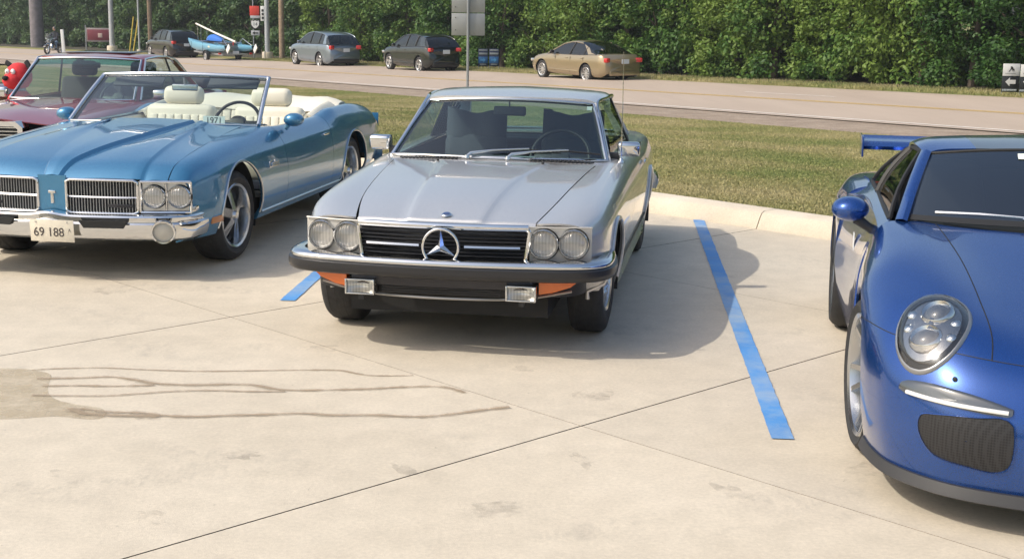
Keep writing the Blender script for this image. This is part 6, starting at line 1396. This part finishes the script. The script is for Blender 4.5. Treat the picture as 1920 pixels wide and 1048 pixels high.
# black and white arrow boards at the right edge
for j, (x0, x1) in enumerate(((1876, 1908.5), (1909, 1942))):
    c = (x0+x1)/2; ar, k = sign_root('arrow_board', c, 33.75, ('left' if j == 0 else 'right')+' one of two black and white arrow boards at the right edge', 'sign', 'black and white arrow boards'); zf = lambda y: zfor(ar.location, y)
    flat(ar, x0, x1, 142+j, 173+j, k, c, mat('board_black', (.02, .024, .026), .5), 'lower_board', zf); flat(ar, x0+.5, x1-.5, 120+j*1.5, 143+j*1.5, k, c, SW, 'upper_board', zf, -.01)
    zz = zf(154); hs = 10/k
    MB().prism([(-1, 0), (-.15, .8), (-.15, .38), (.95, .38), (.95, -.38), (-.15, -.38), (-.15, -.8)], lambda a, b: (a*hs, -.016, zz+b*hs), lambda a, b: (a*hs, -.01, zz+b*hs)).build('arrow', SW, ar)
    zz = zf(130); hs = 5.5/k
    m = MB(); m.prism([(-1, -.9), (-.55, -.2), (-.2, .35), (-.45, .6), (-.1, .95), (.35, .7), (.55, .2), (.95, .0), (1.0, -.8), (.7, -.2), (.45, -.9), (.2, -.1), (-.25, -.2), (-.6, -.9)], lambda a, b: (a*hs, -.022, zz+b*hs), lambda a, b: (a*hs, -.016, zz+b*hs)); m.build('emblem', ink2, ar)
    flat(ar, x0+5, x1-8, 137.5, 139, k, c, mat('print_grey', (.35, .36, .36), .6), 'small_print', zf, -.014)
    for q in range(9): flat(ar, x0+1.5+q*3.1, x0+3.8+q*3.1+(q % 2)*.5, 167.6+j*1.2, 171.2+j*1.2, k, c, mat('worn_white_print', (.42, .46, .47), .6), 'caption_glyph', zf, -.010)
    for dx in (-.22, .22): MB().tube([(dx, .02, -.1), (dx, .02, zf(150))], .012, 6).build('stake', STEEL, ar)
# red plush toy standing between the parked cars
ty = empty('plush_toy', (-5.66, 15.7, 0), -.35); ty.scale = (.92, .92, .99); tag(ty, 'red plush toy animal with black ears standing left of the maroon coupe', 'toy')
PR = mat('plush_red', (.62, .035, .04), .85, bump=(40, .4)); PB = mat('plush_black', (.015, .015, .017), .9, bump=(40, .4))
MB().lathe([(0, -.36), (.16, -.33), (.22, -.15), (.21, .1), (.14, .30), (.08, .36)], (0, 0, .52), (0, 0, 1), 24).build('body', PR, ty, 80)
MB().lathe([(0, -.15), (.10, -.125), (.155, -.05), (.16, .02), (.125, .10), (.06, .145), (0, .155)], (0, 0, 1.05), (0, 0, 1), 24).build('head', PR, ty, 80)
MB().lathe([(0, -.10), (.09, -.075), (.125, 0), (.09, .07), (0, .09)], (-.01, -.11, 1.00), (0, 0, 1), 20).build('muzzle', PR, ty, 80)
MB().lathe([(0, -.03), (.03, -.02), (.042, 0), (.03, .02), (0, .03)], (-.02, -.225, 1.035), (0, 0, 1), 14).build('nose', PB, ty, 80)
for s in (1, -1):
    MB().lathe([(0, -.02), (.028, -.012), (.034, 0), (.028, .012), (0, .02)], (s*.042-.01, -.145, 1.105), (0, 1, 0), 16).build('eye', WHITEP, ty, 80)
    MB().lathe([(0, .0), (.008, -.003)], (s*.034-.01, -.168, 1.10), (0, 1, 0), 10).build('pupil', PB, ty, 80)
    MB().box((s*.145, .01, 1.175), (.13, .035, .062), bev=.015, seg=3, rot=(0, -s*.5 if s < 0 else .9, 0)).build('ear', PB, ty, 60)
    MB().tube([(s*.17, 0, .72), (s*.28, -.05, .55), (s*.27, -.10, .42)], [.07, .065, .07], 10).build('arm', PR, ty, 80)
    MB().tube([(s*.11, 0, .28), (s*.13, -.03, .12), (s*.13, -.10, .06)], [.10, .09, .075], 10).build('leg', PR, ty, 80)

# ------------------------------------------------------------------ trees beyond the road
def leaf_mat(name, c0, c1, c2):
    m = bpy.data.materials.new(name); m.use_nodes = True; n = m.node_tree; b = n.nodes['Principled BSDF']; out = n.nodes['Material Output']
    g = n.nodes.new('ShaderNodeNewGeometry'); t = n.nodes.new('ShaderNodeTexNoise'); t.inputs['Scale'].default_value = 1.1; t.inputs['Detail'].default_value = 5; n.links.new(g.outputs['Position'], t.inputs['Vector'])
    t5 = n.nodes.new('ShaderNodeTexNoise'); t5.inputs['Scale'].default_value = .28; t5.inputs['Detail'].default_value = 3; n.links.new(g.outputs['Position'], t5.inputs['Vector'])
    av = n.nodes.new('ShaderNodeMath'); av.operation = 'MULTIPLY_ADD'; av.inputs[1].default_value = .9; n.links.new(t5.outputs['Fac'], av.inputs[0]); sb = n.nodes.new('ShaderNodeMath'); sb.operation = 'SUBTRACT'; sb.inputs[1].default_value = .45; n.links.new(t.outputs['Fac'], sb.inputs[0]); n.links.new(sb.outputs[0], av.inputs[2]); t = av
    oi = n.nodes.new('ShaderNodeObjectInfo'); ad = n.nodes.new('ShaderNodeMath'); ad.operation = 'MULTIPLY_ADD'; ad.inputs[1].default_value = .22; n.links.new(oi.outputs['Random'], ad.inputs[0]); n.links.new(t.outputs[0], ad.inputs[2])
    ri = n.nodes.new('ShaderNodeMath'); ri.operation = 'MULTIPLY_ADD'; ri.inputs[1].default_value = .20; n.links.new(g.outputs['Random Per Island'], ri.inputs[0]); n.links.new(ad.outputs[0], ri.inputs[2])
    r = n.nodes.new('ShaderNodeValToRGB'); e = r.color_ramp.elements; e.new(.5)
    for q, (p, c) in zip(e, ((.45, c0), (.68, c1), (.90, c2))): q.position = p; q.color = (*c, 1)
    n.links.new(ri.outputs[0], r.inputs[0]); n.links.new(r.outputs[0], b.inputs['Base Color']); b.inputs['Roughness'].default_value = .55; b.inputs['Specular IOR Level'].default_value = .35
    tl = n.nodes.new('ShaderNodeBsdfTranslucent'); n.links.new(r.outputs[0], tl.inputs[0]); mx = n.nodes.new('ShaderNodeMixShader'); mx.inputs[0].default_value = .28
    n.links.new(b.outputs[0], mx.inputs[1]); n.links.new(tl.outputs[0], mx.inputs[2]); n.links.new(mx.outputs[0], out.inputs[0]); return m
LEAF = leaf_mat('leaf_green', (.026, .076, .014), (.068, .152, .026), (.165, .25, .045)); LEAFD = leaf_mat('leaf_dark', (.030, .072, .024), (.058, .122, .034), (.11, .18, .05))
BARK = mat('bark', (.10, .08, .06), .95, noise=(5, .3))
def leaves_mesh(name, seed, H, rx, ry, ncl, per, size, zlo, m):
    rg = np.random.default_rng(seed); C = []
    while len(C) < ncl:
        p = rg.uniform(-1, 1, 3); 
        if np.linalg.norm(p) > 1 or np.linalg.norm(p) < .35: continue
        z = zlo+(H-zlo)*(p[2]*.5+.5); C.append((p[0]*rx, p[1]*ry, z, rg.uniform(.30, .85)))
    for _ in range(ncl//4):
        a = rg.uniform(0, 2*math.pi); C.append((rx*.85*math.cos(a), ry*.85*math.sin(a), rg.uniform(.15, zlo+.9), rg.uniform(.35, .6)))
    C = np.array(C); N = len(C)*per; ci = np.repeat(np.arange(len(C)), per)
    d = rg.normal(size=(N, 3)); d /= np.linalg.norm(d, axis=1)[:, None]; rad = C[ci, 3]*rg.uniform(.55, 1.05, N)
    P = C[ci, :3]+d*rad[:, None]*np.array((1, 1, .8)); P[:, 2] = np.maximum(P[:, 2], .04)
    nrm = d*.7+rg.normal(size=(N, 3))*.55+np.array((0, 0, .45)); nrm /= np.linalg.norm(nrm, axis=1)[:, None]
    t = np.cross(nrm, rg.normal(size=(N, 3))); t /= np.linalg.norm(t, axis=1)[:, None]; b = np.cross(nrm, t); L = size*rg.uniform(.6, 1.3, N)[:, None]
    v = np.stack([P-t*L*.55, P+b*L*.33-nrm*L*.06, P+t*L*.60, P-b*L*.33-nrm*L*.06], 1).reshape(-1, 3)
    me = bpy.data.meshes.new(name); me.vertices.add(4*N); me.vertices.foreach_set('co', v.astype(np.float32).ravel()); me.loops.add(4*N); me.loops.foreach_set('vertex_index', np.arange(4*N, dtype=np.int32))
    me.polygons.add(N); me.polygons.foreach_set('loop_start', np.arange(0, 4*N, 4, dtype=np.int32)); me.polygons.foreach_set('loop_total', np.full(N, 4, dtype=np.int32)); me.update(calc_edges=True); me.validate(); me.materials.append(m); return me
def trunk_mesh(seed, H):
    rg = random.Random(seed); m = MB(); m.tube([(0, 0, -.1), (.05, 0, H*.3), (rg.uniform(-.2, .2), rg.uniform(-.2, .2), H*.75)], [.16, .12, .05], 8)
    for k in range(5):
        a = rg.uniform(0, 6.28); z = H*rg.uniform(.12, .5); m.tube([(0, 0, z), (.6*math.cos(a), .6*math.sin(a), z+.5), (1.2*math.cos(a), 1.2*math.sin(a), z+1.2)], [.06, .045, .02], 6)
    return m.mesh('trunk', BARK, 60)
NEARC = [leaves_mesh('crown', 10+k, 5.4+.5*k, 1.85, 1.7, 80, 180, .135, .5, LEAF) for k in range(4)]; FARC = [leaves_mesh('crown', 40+k, 8.5, 2.6, 2.5, 110, 110, .24, .4, LEAFD) for k in range(3)]
TRK = [trunk_mesh(k, 5.5) for k in range(4)]; rg = random.Random(5)
def plant(name, u, v, crown, k, sc_, label, grp):
    o = empty(name, rp(u, v, .05), rg.uniform(0, 6.28)); o.scale = (sc_, sc_, sc_*rg.uniform(.92, 1.12)); tag(o, label, 'tree', grp)
    t = bpy.data.objects.new('trunk', TRK[k % 4]); col.objects.link(t); t.parent = o; c = bpy.data.objects.new('crown', crown); col.objects.link(c); c.parent = o
k = 0; u = 5.0
while u < 74:
    plant('leafy_tree', u, 37.3+rg.uniform(-.5, .5), NEARC[k % 4], k, rg.uniform(.9, 1.12), 'bushy broadleaf tree in the front row of the green wall beyond the road', 'front row of roadside trees'); u += rg.uniform(1.9, 2.5); k += 1
u = 4.0
while u < 80:
    plant('tall_tree', u, 40.8+rg.uniform(-.6, .8), FARC[k % 3], k, rg.uniform(.95, 1.2), 'taller dark tree in the second row behind the roadside trees', 'second row of roadside trees'); u += rg.uniform(2.8, 3.6); k += 1
u = 74.0
while u < 175:
    plant('distant_tree', u, 41.0+rg.uniform(-1.2, 1.0), FARC[k % 3], k, rg.uniform(.85, 1.15), 'tree in the hazy far stretch of the tree line at left', 'distant trees at left'); u += rg.uniform(2.8, 3.8); k += 1
u = 76.0
while u < 185:
    plant('distant_tree', u, 46.0+rg.uniform(-1.2, 1.0), FARC[k % 3], k, rg.uniform(1.2, 1.5), 'tree in the hazy far stretch of the tree line at left', 'distant trees at left'); u += rg.uniform(4.5, 5.5); k += 1

# ------------------------------------------------------------------ mown grass
def grass_mat():
    m = bpy.data.materials.new('grass_blade'); m.use_nodes = True; n = m.node_tree; b = n.nodes['Principled BSDF']; g = n.nodes.new('ShaderNodeNewGeometry')
    t = n.nodes.new('ShaderNodeTexNoise'); t.inputs['Scale'].default_value = .42; t.inputs['Detail'].default_value = 7; n.links.new(g.outputs['Position'], t.inputs['Vector'])
    ri = n.nodes.new('ShaderNodeMath'); ri.operation = 'MULTIPLY_ADD'; ri.inputs[1].default_value = .22; n.links.new(g.outputs['Random Per Island'], ri.inputs[0]); n.links.new(t.outputs['Fac'], ri.inputs[2])
    r = n.nodes.new('ShaderNodeValToRGB'); e = r.color_ramp.elements; e.new(.5)
    for q, (p, c) in zip(e, ((.42, (.19, .22, .072)), (.57, (.29, .272, .115)), (.76, (.385, .335, .175)))): q.position = p; q.color = (*c, 1)
    n.links.new(ri.outputs[0], r.inputs[0]); n.links.new(r.outputs[0], b.inputs['Base Color']); b.inputs['Roughness'].default_value = .7; b.inputs['Specular IOR Level'].default_value = .2; return m
def lawn_pt(t, s_):
    K = kerb_pt(t); E_ = rp(-4+t*74, VG, 0); p = K.lerp(E_, s_); ss = s_*s_*(3-2*s_); return (p.x, p.y, K.z*(1-ss)+E_.z*ss)
def blades(name, pts, h, seed, label):
    rg = np.random.default_rng(seed); P = np.array(pts); N = len(P); a = rg.uniform(0, 2*math.pi, N); w_ = .006*rg.uniform(.7, 1.5, N)*(1+h*4); hh = h*rg.uniform(.5, 1.3, N); ln = rg.normal(size=(N, 2))*h*.45
    d = np.stack([np.cos(a)*w_, np.sin(a)*w_, np.zeros(N)], 1); tip = P+np.stack([ln[:, 0], ln[:, 1], hh], 1)
    v = np.stack([P-d, P+d, tip], 1).reshape(-1, 3); me = bpy.data.meshes.new(name); me.vertices.add(3*N); me.vertices.foreach_set('co', v.astype(np.float32).ravel()); me.loops.add(3*N); me.loops.foreach_set('vertex_index', np.arange(3*N, dtype=np.int32))
    me.polygons.add(N); me.polygons.foreach_set('loop_start', np.arange(0, 3*N, 3, dtype=np.int32)); me.polygons.foreach_set('loop_total', np.full(N, 3, dtype=np.int32)); me.update(calc_edges=True); me.validate(); me.materials.append(GB)
    o = bpy.data.objects.new(name, me); col.objects.link(o); tag(o, label, None, None, 'stuff'); return o
GB = grass_mat(); g_ = np.random.default_rng(3); pts = []
while len(pts) < 300000:
    t, s_ = g_.uniform(.16, .62), g_.uniform(0.004, 1.0)**1.35
    pts.append(lawn_pt(t, s_))
blades('lawn_grass', pts, .016, 1, 'short patchy green and straw lawn between kerb and gravel')
pts = [tuple(rp(u, v, .02)) for u, v in zip(g_.uniform(6, 75, 60000), g_.uniform(33.05, 35.8, 60000))]; blades('verge_grass', pts, .10, 2, 'rough grass verge along the far side of the road')

# ------------------------------------------------------------------ summer haze
hz = MB().box((20, 90, 2.6), (420, 330, 21)).build('haze', None); tag(hz, None, None, None, 'stuff'); hz['label'] = 'thin summer haze over the road and trees'
hm = bpy.data.materials.new('haze'); hm.use_nodes = True; n = hm.node_tree
for q in list(n.nodes): n.nodes.remove(q)
ho = n.nodes.new('ShaderNodeOutputMaterial'); pv = n.nodes.new('ShaderNodeVolumePrincipled'); pv.inputs['Color'].default_value = (.92, .95, 1, 1); pv.inputs['Density'].default_value = .0005; pv.inputs['Anisotropy'].default_value = .2
n.links.new(pv.outputs[0], ho.inputs['Volume']); hz.data.materials.append(hm)
